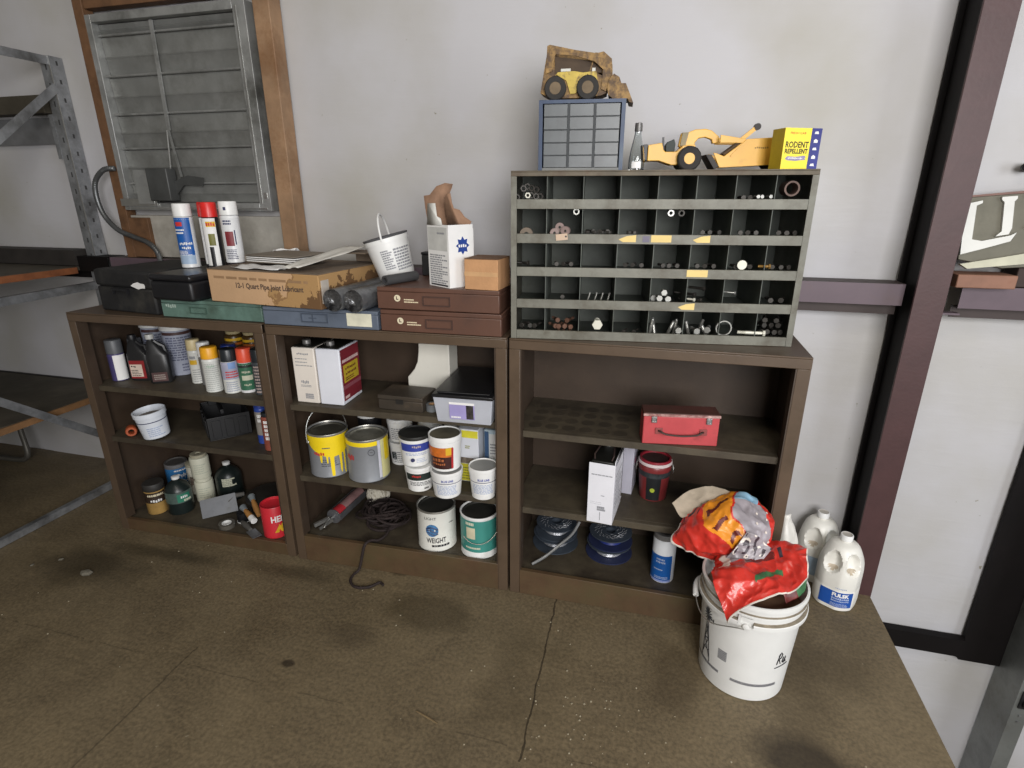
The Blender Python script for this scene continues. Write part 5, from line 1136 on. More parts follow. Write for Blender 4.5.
# brown rope: heaped coils with one tail over the kick plate and on the floor
rp_ = M('brown_rope', '271b19', .8, 0, .3, 60, .4, 200)
c0 = Vector((.31, .20, B2)); pts = []
rr = random.Random(4)
N = 900
for i in range(N):
    u = i/N; a = 2*pi*15*u; q = .02+.062*abs(sin(a*.37+.6))+.022*sin(a*1.7)
    pts.append((c0.x+q*1.1*cos(a)+.02*sin(a*.23), c0.y+q*.95*sin(a), c0.z+.0075+.075*(.5+.5*sin(a*.61+2))*(1-(q/.13)**2*.6)))
tail = [(.372, .13, B2+.02), (.37, .08, B2+.012), (.355, .045, B2+.010), (.335, .028, B2+.0185), (.325, .005, B2+.022), (.318, -.008, B2+.008), (.31, -.016, .075), (.302, -.022, .035), (.295, -.03, .012), (.285, -.05, .0065), (.288, -.085, .0065), (.315, -.115, .0065), (.35, -.12, .0065), (.385, -.105, .0065), (.41, -.075, .0065), (.43, -.085, .0065)]
wp = [tuple(at(2, *q)) for q in pts]; last = Vector(pts[-1])
def catmull(P, n=8):
    P = [Vector(p) for p in P]; o = []
    for i in range(len(P)-1):
        p0, p1, p2, p3 = P[max(i-1, 0)], P[i], P[i+1], P[min(i+2, len(P)-1)]
        for k in range(n):
            t_ = k/n; o.append(.5*((2*p1)+(-p0+p2)*t_+(2*p0-5*p1+4*p2-p3)*t_*t_+(-p0+3*p1-3*p2+p3)*t_**3))
    return o+[P[-1]]
tl = catmull([pts[-1]]+tail); mb = MB(); mb.tube(wp, .0058, 6); mb.tube([tuple(at(2, *q)) for q in tl], .0058, 6)
tag(mb.build('rope', rp_), 'tangled dark brown rope with one tail hanging over the bookcase edge onto the floor', 'rope')
# ------------------------------------------------------------------ contents of the right-hand bookcase
t = thing('toolbox', 'red metal toolbox with a wire handle on the right-hand bookcase', 'toolbox', at(3, .455, .022, U1+.0008), R_(9.0))
red = M('worn_red_enamel', 'b5474b', .4, .0, .1, 10, .03, 70, dirt='7a3a38', dscale=9, damt=.3)
redtop = M('dusty_red_enamel', '54312b', .55, 0, .15, 10, .03, 70, dirt='3a2c25', dscale=6, damt=.47)
W_, D_, H_ = .244, .075, .112
MB().box(0, W_, 0, D_, 0, H_-.012).build('body', red, t, bevel=.003)
MB().box(-.001, W_+.001, -.002, D_+.001, H_-.0115, H_).build('lid', redtop, t, bevel=.002)
MB().box(-.0015, W_+.0015, -.0034, -.0022, H_-.011, H_-.003).build('lid_edge', M('chipped_edge', 'c7a6a0', .4, .3, .3, 40, dirt='7a3a38', dscale=25, damt=.42), t)
for x in (.034, W_-.034):
    l = MB().box(x-.009, x+.009, -.0048, -.0024, H_-.034, H_-.012).build('latch', steel, t, bevel=.001)
    MB().tube([(x-.007, -.006, H_-.03), (x+.007, -.006, H_-.03), (x+.007, -.006, H_-.016), (x-.007, -.006, H_-.016)], .001, 6, closed=True).build('wire_loop', wire, l)
hx = [(.05, -.0035, .05), (.058, -.012, .05), (.075, -.016, .043), (.123, -.018, .040), (.17, -.016, .043), (.187, -.012, .05), (.195, -.0035, .05)]
MB().tube(catmull(hx), .0032, 8).build('handle', M('dark_wire_handle', '453733', .5, .5), t)
hm = MB()
for x in (.052, .195): hm.box(x-.012, x+.012, -.0042, -.0016, .038, .060)
hm.build('handle_bracket', M('bracket_dull_red', '8e4a48', .45, .2), t, bevel=.001)
# ring marks left by cans on the shelf: thin dark rings of old paint, part of the shelf
# ---------------- white can sleeve on the second shelf
t = thing('oblong_can', 'black oblong can in a torn white carton sleeve, overhanging the second shelf', 'can', at(3, .286, -.006, U2+.0009), R_(-5.5))
w, d, h = .09, .21, .232
slv = M('white_sleeve', 'dcdce2', .55, 0, .05, 8, .04, 60)
MB().box(0, w, 0, .0025, 0, h).box(w-.0025, w, .0027, d*.8, 0, h+.012).box(0, .0025, .0027, d, 0, h-.02).box(.0027, w-.0027, .0027, d, 0, .003).build('sleeve', slv, t, bevel=.001)
MB().add([(w-.001, .0, h), (w+.003, .0, h+.002), (w+.016, .09, h+.045), (w+.014, .15, h+.05), (w, .16, h+.012)], [(0, 1, 2, 3, 4)], smooth=False).add([(w+.001, .0, h), (w+.0045, .0, h+.002), (w+.0175, .09, h+.045), (w+.0155, .15, h+.05), (w+.0015, .16, h+.012)], [(4, 3, 2, 1, 0)], smooth=False).build('torn_flap', slv, t)
MB().box(.006, w-.006, .006, d-.004, .0035, h+.006).build('can', M('black_can_top', '1d1d1a'), t, bevel=.004)
MB().tube([(.016, .016, h+.008), (.012, .03, h+.02), (.02, .09, h+.028), (.045, .115, h+.03), (.07, .09, h+.028), (.078, .03, h+.02), (.074, .016, h+.008)], .003, 8).build('handle', M('dark_wire_handle', '453733'), t)
MB().lathe([(.017, h+.0065), (.017, h+.028), (.014, h+.032), (0, h+.032)], 20, 0, Matrix.Translation((.04, .15, 0))).build('screw_cap', M('grey_white_cap', 'b8b8b4'), t)
MB().lines(.01, .084, h-.045, h-.037, 1, .5, 0, lambda x, z: (x, -.0006, z), 3).tflat('~1', .018, .006, (.055, -.0006, .11)).lines(.035, .064, .05, .068, 2, .9, 0, lambda x, z: (x, -.0006, z), 6, .2).box(.045, .047, -.0008, -.0003, .012, .045).lines(.01, .05, .075, .088, 2, .12, 0, lambda x, z: (x, -.0006, z), 4).build('print', greyprint, t)
MB().lines(.03, .15, .05, .19, 8, .2, 0, lambda x, z: (w+.0004, x, z), 5).build('print', M('grey_print_dark', '55575c'), t)
t = thing('folded_carton', 'pale lilac carton panel with a small pink mark, standing behind the torn white sleeve', 'carton', at(3, .389, .222, U2+.0008), R_(-6))
MB().box(0, .04, 0, .11, 0, .200).build('carton', M('lilac_grey_carton', 'b2b0bc', .6, 0, .1, 8), t, bevel=.002); MB().box(.0406, .0410, .03, .055, .12, .14).build('print', M('pink_mark', 'b0507a', .5), t)
# ---------------- red-lidded jar
p = at(3, .508, .235, U2+.0008); r = .060
t = thing('lidded_jar', 'red jar with dark banded label, white rim and red lid, beside the torn white sleeve', 'jar', p, face(p))
MB().lathe([(0, 0), (r*.8, 0), (r*.84, .005), (r*.98, .12), (r, .125), (r, .14), (r*.95, .145), (0, .145)], 40).build('body', M('dark_red_jar', '7f2f30', .35, 0, .1, 9), t)
fj = lambda z: r*(.84+(.14)*(z-.005)/.115)
MB().shell(fj(.006)+.0006, .006, .1, -.48, .5, 16, 0, fj(.1)+.0006).build('label', M('near_black_label', '1f2224', .45, 0, .2), t); MB().shell(fj(.1)+.0008, .1, .122, -1.5, 1.5, 30, 0, fj(.12)+.0012).build('label_band', M('grey_black_band', '34383a', .45, 0, .4, 40), t)
MB().lathe([(0, 0), (.009, 0), (.009, .0005), (0, .0005)], 12, 0, Matrix.Translation((-.002, -fj(.05)-.0014, .05)) @ Matrix.Rotation(pi/2, 4, 'X')).build('emblem', M('lime_print', 'a9b83a', .5), t)
MB().lathe([(r*1.02, .1455), (r*1.05, .148), (r*1.05, .153), (r*1.0, .157), (r*.99, .1575)], 40).build('rim', M('pale_pink_rim', 'd8c8c6', .4), t); MB().lathe([(r*.985, .158), (r*.96, .166), (r*.86, .166), (r*.84, .158), (0, .158)], 40, [0, 0, 0, 1]).build('lid', [M('dark_red_lid', '8e2430', .35), M('jar_lid_dark', '3a2826', .6)], t)
cl = MB()
for s in (-1, 1): cl.tube([(s*(r*1.0+.003), -.012, .135), (s*(r+.009), -.01, .118), (s*(r+.007), 0, .105), (s*(r+.009), .012, .12), (s*(r+.003), .012, .138)], .002, 6)
cl.build('wire_clip', wire, t)
# ---------------- wire spools on the bottom
spm = M('dark_spool', '3c444e', .5, 0, .2, 10); wsil = M('wound_wire', 'b9bbc0', .35, .55, .3, 60, .3, 150); wblu = M('blue_wire', '27357a', .4, 0, .2)
def spool(label, x, y, z, R0, w0, wm, under, off):
    p = at(3, x, y, z); t = thing('wire_spool', label, 'spool', p, off, 'wire spools on the bottom shelf')
    MB().lathe([(.02, 0), (R0, 0), (R0, .004), (.02, .004), (.02, 0)], 40).build('flange', under, t); MB().lathe([(.02, w0-.004), (R0*.96, w0-.004), (R0*.96, w0), (.02, w0), (.02, w0-.004)], 40).build('flange', spm, t)
    MB().lathe([(.02, .0042), (.024, .0042), (.024, w0-.0042), (.02, w0-.0042), (.02, .0042)], 24).build('hub', spm, t)
    pr_ = [(.0245, .0045)]; n = 7
    for k in range(n): zz = .006+(w0-.012)*k/n; pr_ += [(R0*.56, zz), (R0*.58, zz+(w0-.012)/n*.5)]
    pr_ += [(R0*.56, w0-.0046), (.0245, w0-.0046)]
    MB().lathe(pr_, 40).build('wire', wm, t)
    return t
sblu = M('navy_spool', '2a3150', .45, 0, .15)
spool('lower spool of the left stack, wound with silver wire', .135, .235, B3+.0008, .094, .05, wsil, spm, 0)
spool('upper spool of the left stack, wound with silver wire', .137, .24, B3+.0516, .086, .045, wsil, spm, .3)
spool('lower spool of the right stack, with a navy flange and silver wire', .357, .225, B3+.0008, .093, .05, wsil, sblu, 0)
spool('upper spool of the right stack, with blue wire and speckled silver top', .36, .23, B3+.0516, .088, .045, wblu, sblu, .3)
mb = MB(); 
for k in range(60):
    a = k*2.4; q = .025+.036*math.sqrt(k/60)
    mb.tube([(q*cos(a), q*sin(a), 0), (q*cos(a)+.012*cos(a+1.2), q*sin(a)+.012*sin(a+1.2), .002)], .0011, 4)
for x, y, lab in ((.137, .24, 'coil of silver wire ends on top of the left spools'), (.36, .23, 'coil of silver wire ends on top of the right spools')):
    o = MB(); o.v, o.f, o.m, o.sm = list(mb.v), list(mb.f), list(mb.m), list(mb.sm); o = o.build('wire_ends', wsil, None, at(3, x, y, B3+.0516+.0463)); tag(o, lab, 'wire', 'silver wire ends')
pts = [at(3, .075, .055, B3+.006), at(3, .12, .09, B3+.025), at(3, .17, .13, B3+.06), at(3, .215, .16, B3+.10), at(3, .238, .19, B3+.14)]
o = MB().tube(catmull([tuple(q) for q in pts]), .0062, 10).build('metal_tube', M('dull_metal_tube', '8b8c8c', .4, .6, .2), None); tag(o, 'thin bent metal tube leaning on the left wire spools', 'tube')
t_, r, hb = None, None, None
p = at(3, .567, .118, B3+.0008); r = .0425; h = .2
t = thing('canister', 'white and blue canister with a grey cap on the bottom of the right-hand bookcase', 'canister', p, face(p)+.05)
MB().lathe([(0, 0), (r*.97, 0), (r, .004), (r, .178), (r*.98, .18), (0, .18)], 36).build('body', M('canister_white', 'd7dade', .4, 0, .05), t); MB().lathe([(r*1.0, .1804), (r*1.0, .196), (r*.93, .2), (r*.6, .2), (r*.55, .194), (0, .194)], 32).build('cap', M('dusty_grey_cap', '6e6c6a', .5, 0, .1), t)
band(t, r, .012, .118, bluelabel, -1.8, .78, n=30); band(t, r, .004, .013, M('lilac_band', '8f9cd0', .45), -1.8, .78, 'label_band', n=30)
MB().tcyl('~6', .032, .009, r+.0012, .102, -.25, bold=.03).tcyl('~6', .036, .009, r+.0012, .09, -.22, bold=.03).lines(-.035, .0, .055, .062, 1, .6, 0, cprint(r), 3).lines(-.03, .02, .018, .03, 2, .5, 0, cprint(r), 6).build('lettering', M('pale_blue_print', 'a9b4cc'), t)
# ------------------------------------------------------------------ bucket, bag, jugs and stones on the floor
BC = Vector((.826, -.166, .0008)); bz = face(BC)
t = thing('plastic_bucket', 'large white plastic bucket on the floor holding the torn red bag', 'bucket', BC, bz)
wbk = M('bucket_white', 'd8d8d5', .38, 0, .04, 7, dirt='c9c5b8', dscale=6, damt=.27)
rb = lambda z: .128+(.1485-.128)*z/.36
g = .17
prof = [(0, .004), (.120, .004), (.124, 0), (.128, .003), (rb(.285), .285), (rb(.33), .33), (rb(.362), .358), (rb(.362)+.001, .362), (rb(.362)-.003, .363), (rb(.33)-.004, .33), (.124, .008), (0, .007)]
MB().lathe(prof, 64).build('body', wbk, t)
ribs = MB()
ribs.lathe([(rb(.292), .290), (rb(.292)+.012, .2905), (rb(.30)+.012, .302), (rb(.30)+.010, .304), (rb(.304)+.0002, .3045), (rb(.308)+.0006, .308)], 56, [0, 0, 0, 1, 1], None, .12, 2*pi-.16)
ribs.lathe([(rb(.33), .326), (rb(.33)+.005, .3265), (rb(.33)+.005, .332), (rb(.334)+.0002, .3325), (rb(.336)+.0006, .3352)], 56, [0, 0, 1, 1])
ribs.lathe([(rb(.36), .351), (rb(.36)+.0045, .352), (rb(.36)+.0045, .360), (rb(.36)+.0005, .3625)], 56)
rr_ = rb(.30)
ribs.add([((rr_+.008)*sin(a), -(rr_+.008)*cos(a), z) for a in (-.16, -.11) for z in (.29, .322)]+[((rr_-.002)*sin(a), -(rr_-.002)*cos(a), z) for a in (-.16, -.11) for z in (.29, .322)], [(0, 2, 3, 1), (4, 5, 7, 6), (0, 1, 5, 4), (2, 6, 7, 3), (1, 3, 7, 5), (0, 4, 6, 2)])
ribs.shell(rr_+.009, .316, .3225, -.11, .12, 10)
ribs.build('ribs', [wbk, M('rim_grime', '8f8574', .7, 0, .2, 30)], t)
bw = []
for k in range(33):
    a = -.03-(pi-.06)*k/32; q = .1605+.004*sin(pi*k/32); bw.append((q*sin(a), -q*cos(a), .287-.034*sin(pi*k/16)**2-.012*sin(pi*k/32)))
bl = MB().tube(bw, .0018, 6).build('bail', wire, t)
gp_ = [(1.0*x, y, z) for x, y, z in bw[13:20]]
MB().tube(gp_, .009, 10).build('grip', white, bl)
MB().lathe([(.011, 0), (.010, .008), (.004, .010), (0, .010)], 16, 0, Matrix.Translation((0, -rb(.285)+.001, .287)) @ Matrix.Rotation(pi/2, 4, 'X')).build('bail_ear', wbk, t)
ink = M('bucket_ink', '2b2b2e', .6)
def on(a, z, o=.0007): return ((rb(z)+o)*sin(a), -(rb(z)+o)*cos(a), z)
def stroke(pts, w=.0012):
    o = []
    for (a0, z0), (a1, z1) in zip(pts, pts[1:]):
        for k in range(6): o.append(on(a0+(a1-a0)*k/6, z0+(z1-z0)*k/6))
    o.append(on(*pts[-1])); return MB().tube(o, w*.5, 5)
# windmill: tower legs, braces and a fan of blades
wm = MB()
def addm(dst, src): return dst.add(src.v, src.f, src.m)
for s in (((-1.15, .075), (-1.02, .235)), ((-.87, .075), (-1.0, .235)), ((-1.10, .115), (-.92, .115)), ((-1.07, .155), (-.95, .155)), ((-1.13, .09), (-.95, .155)), ((-.89, .09), (-1.07, .155)), ((-1.08, .15), (-.97, .21)), ((-.95, .15), (-1.04, .21)), ((-1., .245), (-.83, .235)), ((-.83, .228), (-.83, .245))): addm(wm, stroke([(q0+.14, q1) for q0, q1 in s], .0022))
for k in range(14):
    a = 2*pi*k/14; addm(wm, stroke(((-.87+.012*cos(a), .245+.006*sin(a)), (-.87+.125*cos(a), .245+.026*sin(a))), .0026))
wm.build('windmill_print', ink, t)
MB().lines(-.50*rb(.15), -.29*rb(.15), .122, .160, 6, .72, 0, lambda x, z: on(x/rb(.15), z), 3, .08, False).build('print_block', M('grey_ink', '6b6b70', .6), t)
sc_ = MB()
for k in range(46):
    a = -1.25+.0175*k; sc_.shell(rb(.062)+.0007, .062, .072, a, a+.013, 1)
for k in range(60):
    a = -.16+.0175*k; sc_.shell(rb(.062)+.0007, .062, .072, a, a+.013, 1)
for a in (-1.45, ): 
    for k in range(12): sc_.shell(rb(.062)+.0007, .062, .072, a+.017*k, a+.012+.017*k, 1)
sc_.build('stripe_print', M('grey_ink', '6b6b70'), t)
hb_ = MB()
for s in (((.545, .118), (.575, .158)), ((.555, .150), (.60, .162), (.63, .152), (.61, .140), (.566, .137)), ((.575, .138), (.62, .118)), ((.665, .142), (.655, .122), (.69, .118), (.715, .142), (.71, .120), (.74, .124)), ((.52, .104), (.80, .110))): addm(hb_, stroke([(.78+(q0-.545)*1.3, q1+.03) for q0, q1 in s], .0034))
hb_.build('handwriting', ink, t)
MB().lathe([(0, .30), (.06, .315), (.1, .305), (rb(.30)-.006, .295)], 40, 0, None, rf=lambda r, z, a: r*(1+.03*sin(a*5))).build('contents', M('brown_bag_paper', '7a5f48', .8, 0, .2, 9), t)
# the bag: four crumpled sheets woven from control rows
def cat4(p0, p1, p2, p3, u): return .5*((2*p1)+(-p0+p2)*u+(2*p0-5*p1+4*p2-p3)*u*u+(-p0+3*p1-3*p2+p3)*u**3)
def csp(P, s):
    n = len(P)-1; x = min(max(s, 0), .99999)*n; i = int(x)
    return cat4(P[max(i-1, 0)], P[i], P[i+1], P[min(i+2, n)], x-i)
from mathutils import noise as mnoise
class Sheet:
    def __init__(s, rows, amp=.006, seed=0, org=BC):
        s.rows = [[Vector(p)-org for p in r] for r in rows]; s.amp = amp; s.sd = Vector((seed*3.1, seed*1.7, seed))
    def raw(s, u, v): return csp([csp(r, u) for r in s.rows], v)
    def nrm(s, u, v):
        e = .01; n = (s.raw(u+e, v)-s.raw(u-e, v)).cross(s.raw(u, v+e)-s.raw(u, v-e))
        return n.normalized() if n.length > 1e-9 else Vector((0, -1, 0))
    def at(s, u, v, off=0.):
        p = s.raw(u, v); q = p*16+s.sd
        h = (1-abs(mnoise.noise(p*6.5+s.sd))*2.4)*s.amp*1.3+(1-abs(mnoise.noise(q))*2.6)*s.amp*.8+(1-abs(mnoise.noise(q*2.3))*2)*s.amp*.45
        return p+s.nrm(min(max(u, .02), .98), min(max(v, .02), .98))*(h+off)
    def mesh(s, nu, nv, pick):
        mb = MB(); vs = [tuple(s.at(i/nu, j/nv)) for j in range(nv+1) for i in range(nu+1)]; fs, ms = [], []
        for j in range(nv):
            for i in range(nu):
                fs.append((j*(nu+1)+i, j*(nu+1)+i+1, (j+1)*(nu+1)+i+1, (j+1)*(nu+1)+i)); ms.append(pick((i+.5)/nu, (j+.5)/nv))
        return mb.add(vs, fs, ms)
bagred = M('bag_red', 'c8342a', .32, 0, .12, 18, .1, 90, coat=.2); bagor = M('bag_orange', 'e5912a', .32, 0, .1, 18, .1, 90); baggrey = M('bag_lavender_grey', '958e93', .35, 0, .15, 20, .1, 90); bagwhite = M('bag_white_edge', 'ddd6cc', .5, 0, .06, 14); bagdark = M('bag_dark_print', '6a2420', .4, 0, .3, 60); bagblue = M('bag_sky', '8fb6cf', .4, 0, .1, 20); baggreen = M('bag_leaf', '3f7048', .4, 0, .25, 40); bagkraft = M('bag_kraft_lining', 'a79a88', .8, 0, .15, 14, .1, 90); bagink = M('bag_ink', '3a3038', .45, 0, .2, 40)
BM = [bagred, bagor, baggrey, bagwhite, bagdark, bagblue, baggreen, bagkraft, bagink]
t = thing('torn_bag', 'torn red bag with orange lettering band stuffed into the white bucket', 'bag', BC, 0)
A = Sheet([[(.748, -.1, .336), (.77, -.12, .389), (.806, -.12, .41), (.848, -.1, .419)], [(.668, -.1, .371), (.723, -.135, .453), (.786, -.13, .49), (.864, -.09, .463)], [(.588, -.06, .378), (.665, -.095, .474), (.764, -.09, .533), (.868, -.05, .496)], [(.640, -.01, .472), (.700, -.01, .508), (.793, -.01, .548), (.866, -.01, .508)], [(.69, .0, .45), (.735, .004, .48), (.80, .004, .51), (.855, .0, .48)]], .009, 1)
def pickA(u, v):
    if u < .035 and v < .62: return 3
    if v < .045: return 1 if u < .35 else 3
    w = u+.12*(v-.4)+.03*mnoise.noise(Vector((u*9, v*9, 0)))
    if .36 < w < .62 and v > .16:
        q = sin(v*34+1.2*sin(u*20)); 
        return 4 if q > .70 and .40 < w < .57 else 1
    if .64 < w < .92 and v < .62:
        return 2
    if .64 < w < .84 and .62 <= v < .76: return 5
    if w > .78 and .74 <= v < .86 : return 6
    if .1 < u < .28 and .60 < v < .72 and sin(u*70) > .2: return 8
    return 0
o = A.mesh(110, 96, pickA).build('upper_fold', BM, t, sharp=60)
B_ = Sheet([[(.744, -.322, .308), (.772, -.330, .356), (.827, -.315, .392), (.905, -.272, .398), (.950, -.22, .418)], [(.700, -.285, .380), (.768, -.262, .408), (.847, -.23, .412), (.909, -.2, .426), (.960, -.17, .443)], [(.703, -.2, .379), (.762, -.17, .412), (.831, -.13, .429), (.907, -.12, .444), (.965, -.13, .441)], [(.72, -.14, .37), (.77, -.10, .39), (.83, -.08, .40), (.9, -.07, .41), (.96, -.09, .40)]], .010, 4)
def pickB(u, v):
    if v < .035 or u > .975: return 3
    n = .06*mnoise.noise(Vector((u*8, v*8, 3)))
    if .38 < u+n < .68 and .24 < v-.1*u+n < .31: return 6
    if .34 < u+n < .60 and .50 < v < .66: return 4
    if .50 < u < .57 and .64 < v < .72: return 8
    if .66 < u < .7 and .5 < v < .62: return 8
    if .12 < u+n < .2 and v > .55: return 3
    if .2 <= u+n < .42 and v > .62: return 2
    return 0
o2 = B_.mesh(110, 84, pickB).build('lower_fold', BM, t, sharp=60)
G_ = Sheet([[(.731, -.14, .373), (.765, -.18, .386), (.793, -.2, .382)], [(.759, -.15, .442), (.799, -.16, .436), (.84, -.165, .425)], [(.79, -.135, .50), (.818, -.14, .49), (.851, -.13, .44)]], .009, 7)
o3 = G_.mesh(60, 60, lambda u, v: (8 if mnoise.noise(Vector((u*9, v*5, 2))) > .22 else (3 if mnoise.noise(Vector((u*6, v*6, 9))) > .28 else (4 if v < .25 and u > .45 else 2)))).build('inner_crumple', BM, t, sharp=60)
F_ = Sheet([[(.569, -.02, .494), (.605, -.04, .454), (.658, -.045, .485)], [(.625, .02, .529), (.658, .0, .508), (.734, -.02, .52)], [(.694, .03, .545), (.734, .02, .545), (.787, .0, .531)]], .006, 9)
o4 = F_.mesh(30, 30, lambda u, v: 7).build('paper_lining', BM, t, sharp=60)
K_ = Sheet([[(.90, -.25, .345), (.955, -.20, .36), (.972, -.15, .375)], [(.89, -.24, .37), (.945, -.19, .385), (.965, -.15, .395)]], .004, 12)
o5 = K_.mesh(20, 10, lambda u, v: 6 if .3 < u < .9 else 4).build('tucked_edge', BM, t, sharp=60)
for o_ in (o, o2, o3, o4, o5):
    s = o_.modifiers.new('thick', 'SOLIDIFY'); s.thickness = .0012
# polka dots on the grey panel
dots = MB()
for u, v in ((.80, .2), (.88, .28), (.80, .36), (.9, .44), (.82, .5), (.92, .57), (.86, .12), (.94, .18)):
    c_ = A.at(u, v, .0012); n = A.nrm(u, v); a = n.orthogonal().normalized(); b = n.cross(a); dots.add([tuple(c_+n*.0004)]+[tuple(c_+n*.0004+.0042*(cos(k*pi/5)*a+sin(k*pi/5)*b)) for k in range(10)], [(0, 1+k, 1+(k+1) % 10) for k in range(10)])
dots.build('dot_print', M('bag_cream', 'e0d4c8', .5), t)
# crumpled white plastic sheet behind the bucket
sh = Sheet([[(.955, .11, .006), (.99, .07, .006), (1.03, .12, .006), (1.06, .17, .006)], [(.95, .12, .16), (.975, .09, .17), (1.0, .12, .16), (1.03, .16, .14)], [(.945, .13, .30), (.965, .10, .31), (.99, .13, .30), (1.02, .15, .27)], [(.957, .14, .41), (.961, .135, .42), (.966, .14, .42), (.97, .145, .40)]], .006, 15, Vector((0, 0, 0)))
o = sh.mesh(24, 40, lambda u, v: 0).build('plastic_sheet', M('white_plastic_sheet', 'd9d6cf', .4, 0, .06, 10), None, sharp=60)
s = o.modifiers.new('thick', 'SOLIDIFY'); s.thickness = .0015
tag(o, 'crumpled white plastic sheet standing between the bookcase end and the jugs', 'plastic sheet')
# ---------------- gallon jugs
jw = M('jug_plastic', 'e4e2da', .4, 0, .05, 7, dirt='b9b19c', dscale=6, damt=.28); jcap = M('jug_cap_dust', 'b5b0a8', .5, 0, .1, 14)
def jug(label, x, y, rz, full=True):
    t = thing('plastic_jug', label, 'jug', (x, y, .0008), rz, 'gallon jugs by the steel column')
    R0 = .0735
    def rf(r, z, a):
        ca, sa = abs(cos(a)), abs(sin(a)); k = 1/max((sa**3.2+ca**3.2)**(1/3.2), 1e-4); k = 1+(k-1)*max(0, min(1, (.24-z)/.05))
        q = r*min(k, 1.06)
        # two finger wells either side of the front pillar handle
        for c_, w_, d_ in ((-.16, .44, .032), (.90, .42, .032)):
            da = (a-c_+pi) % (2*pi)-pi
            e = (da/w_)**2+((z-.205)/.043)**2
            if e < 1: q -= d_*(1-e)**.5*(1 if z < .235 else .8)
        return q
    P = [(0, .004), (.062, .004), (.066, 0), (.073, .004), (.074, .012), (.0755, .03), (.0755, .09), (.0745, .093), (.0755, .097), (.0755, .14)]
    n = 22
    for i in range(1, n+1):
        u = i/n; z = .14+.135*u; P.append((.0755*math.sqrt(max(0, 1-u**2.3))*(1-.0*u)+.019*u**3, z))
    P += [(.0195, .279), (.0195, .284), (0, .284)]
    jb = MB().lathe(P, 96, 0, None, rf=rf)
    for fi, f_ in enumerate(jb.f):
        c = sum((Vector(jb.v[i]) for i in f_), Vector())/len(f_); a = math.atan2(c.x, -c.y)
        for c_, w_ in ((-.16, .44), (.90, .42)):
            e = ((a-c_)/w_)**2+((c.z-.205)/.043)**2
            if e < .8 and c.z < .186: jb.m[fi] = 1
    jb.build('body', [jw, M('jug_brown_dirt', 'bfb19c', .6, 0, .2, 40)], t)
    t.scale = (.95, .95, .95)
    MB().lathe([(.0205, .2805), (.0225, .282), (.0225, .300), (.021, .303), (.018, .3035), (.017, .301), (0, .301)], 36, [0, 0, 0, 0, 1, 1], None, rf=lambda r, z, a: r*(1+(.015 if sin(a*36) > 0 else 0)*(1 if .282 < z < .3005 else 0))).build('cap', [white, jcap], t)
    if full:
        f = lambda a, o: rf(.0755, .05, a)+o
        def patch(a0, a1, z0, z1, m, o, nm):
            mb = MB(); vs = []
            for k in range(19):
                a = a0+(a1-a0)*k/18; r = f(a, o); vs += [(r*sin(a), -r*cos(a), z0), (r*sin(a), -r*cos(a), z1)]
            mb.add(vs, [(2*k, 2*k+2, 2*k+3, 2*k+1) for k in range(18)]); return mb.build(nm, m, t)
        patch(-.44, 1.1, .020, .088, M('jug_blue_label', '1c4fa0', .4, 0, .06), .0006, 'label')
        def jt(s, w, h, a, z, bold=0):
            gg, ff = text_geo(s, bold); vs = []
            for x_, y_ in gg:
                aa = a+x_*w/.0785; r = f(aa, .0013); vs.append((r*sin(aa), -r*cos(aa), z+y_*h))
            return MB().add(vs, ff)
        jt('FULSK', .06, .017, .52, .0745, .05).build('lettering', paper, t)
        m2 = jt('~9', .062, .008, .54, .0585, .03); q = jt('~12', .062, .006, .54, .048, .03); m2.add(q.v, q.f); m2.lines(.010, .072, .024, .040, 3, .4, 0, lambda x, z: (f(x/.0785, .0013)*sin(x/.0785), -f(x/.0785, .0013)*cos(x/.0785), z), 4); m2.build('lettering', M('pale_blue_print', 'a9b4cc'), t)
        jt('~7', .04, .006, .48, .105).build('lettering', M('pale_blue_print', 'a9b4cc'), t)
    else:
        mb = MB(); f = lambda a, o: rf(.0755, .05, a)+o; vs = []
        for k in range(25):
            a = -1.5+1.8*k/24; r = f(a, .0007); vs += [(r*sin(a), -r*cos(a), .04), (r*sin(a), -r*cos(a), .125)]
        mb.add(vs, [(2*k, 2*k+2, 2*k+3, 2*k+1) for k in range(24)]).build('label', M('faded_blue_label', '9fb2c4', .5, 0, .15, 14), t)
    return t
jug('foremost white gallon jug with a solid dark blue label, beside the steel column', 1.212, .278, face((1.23, .3))-.22)
jug('rear white gallon jug with a faded pale label, behind the blue-labelled jug', 1.168, .424, face((1.17, .43))-.1, False)
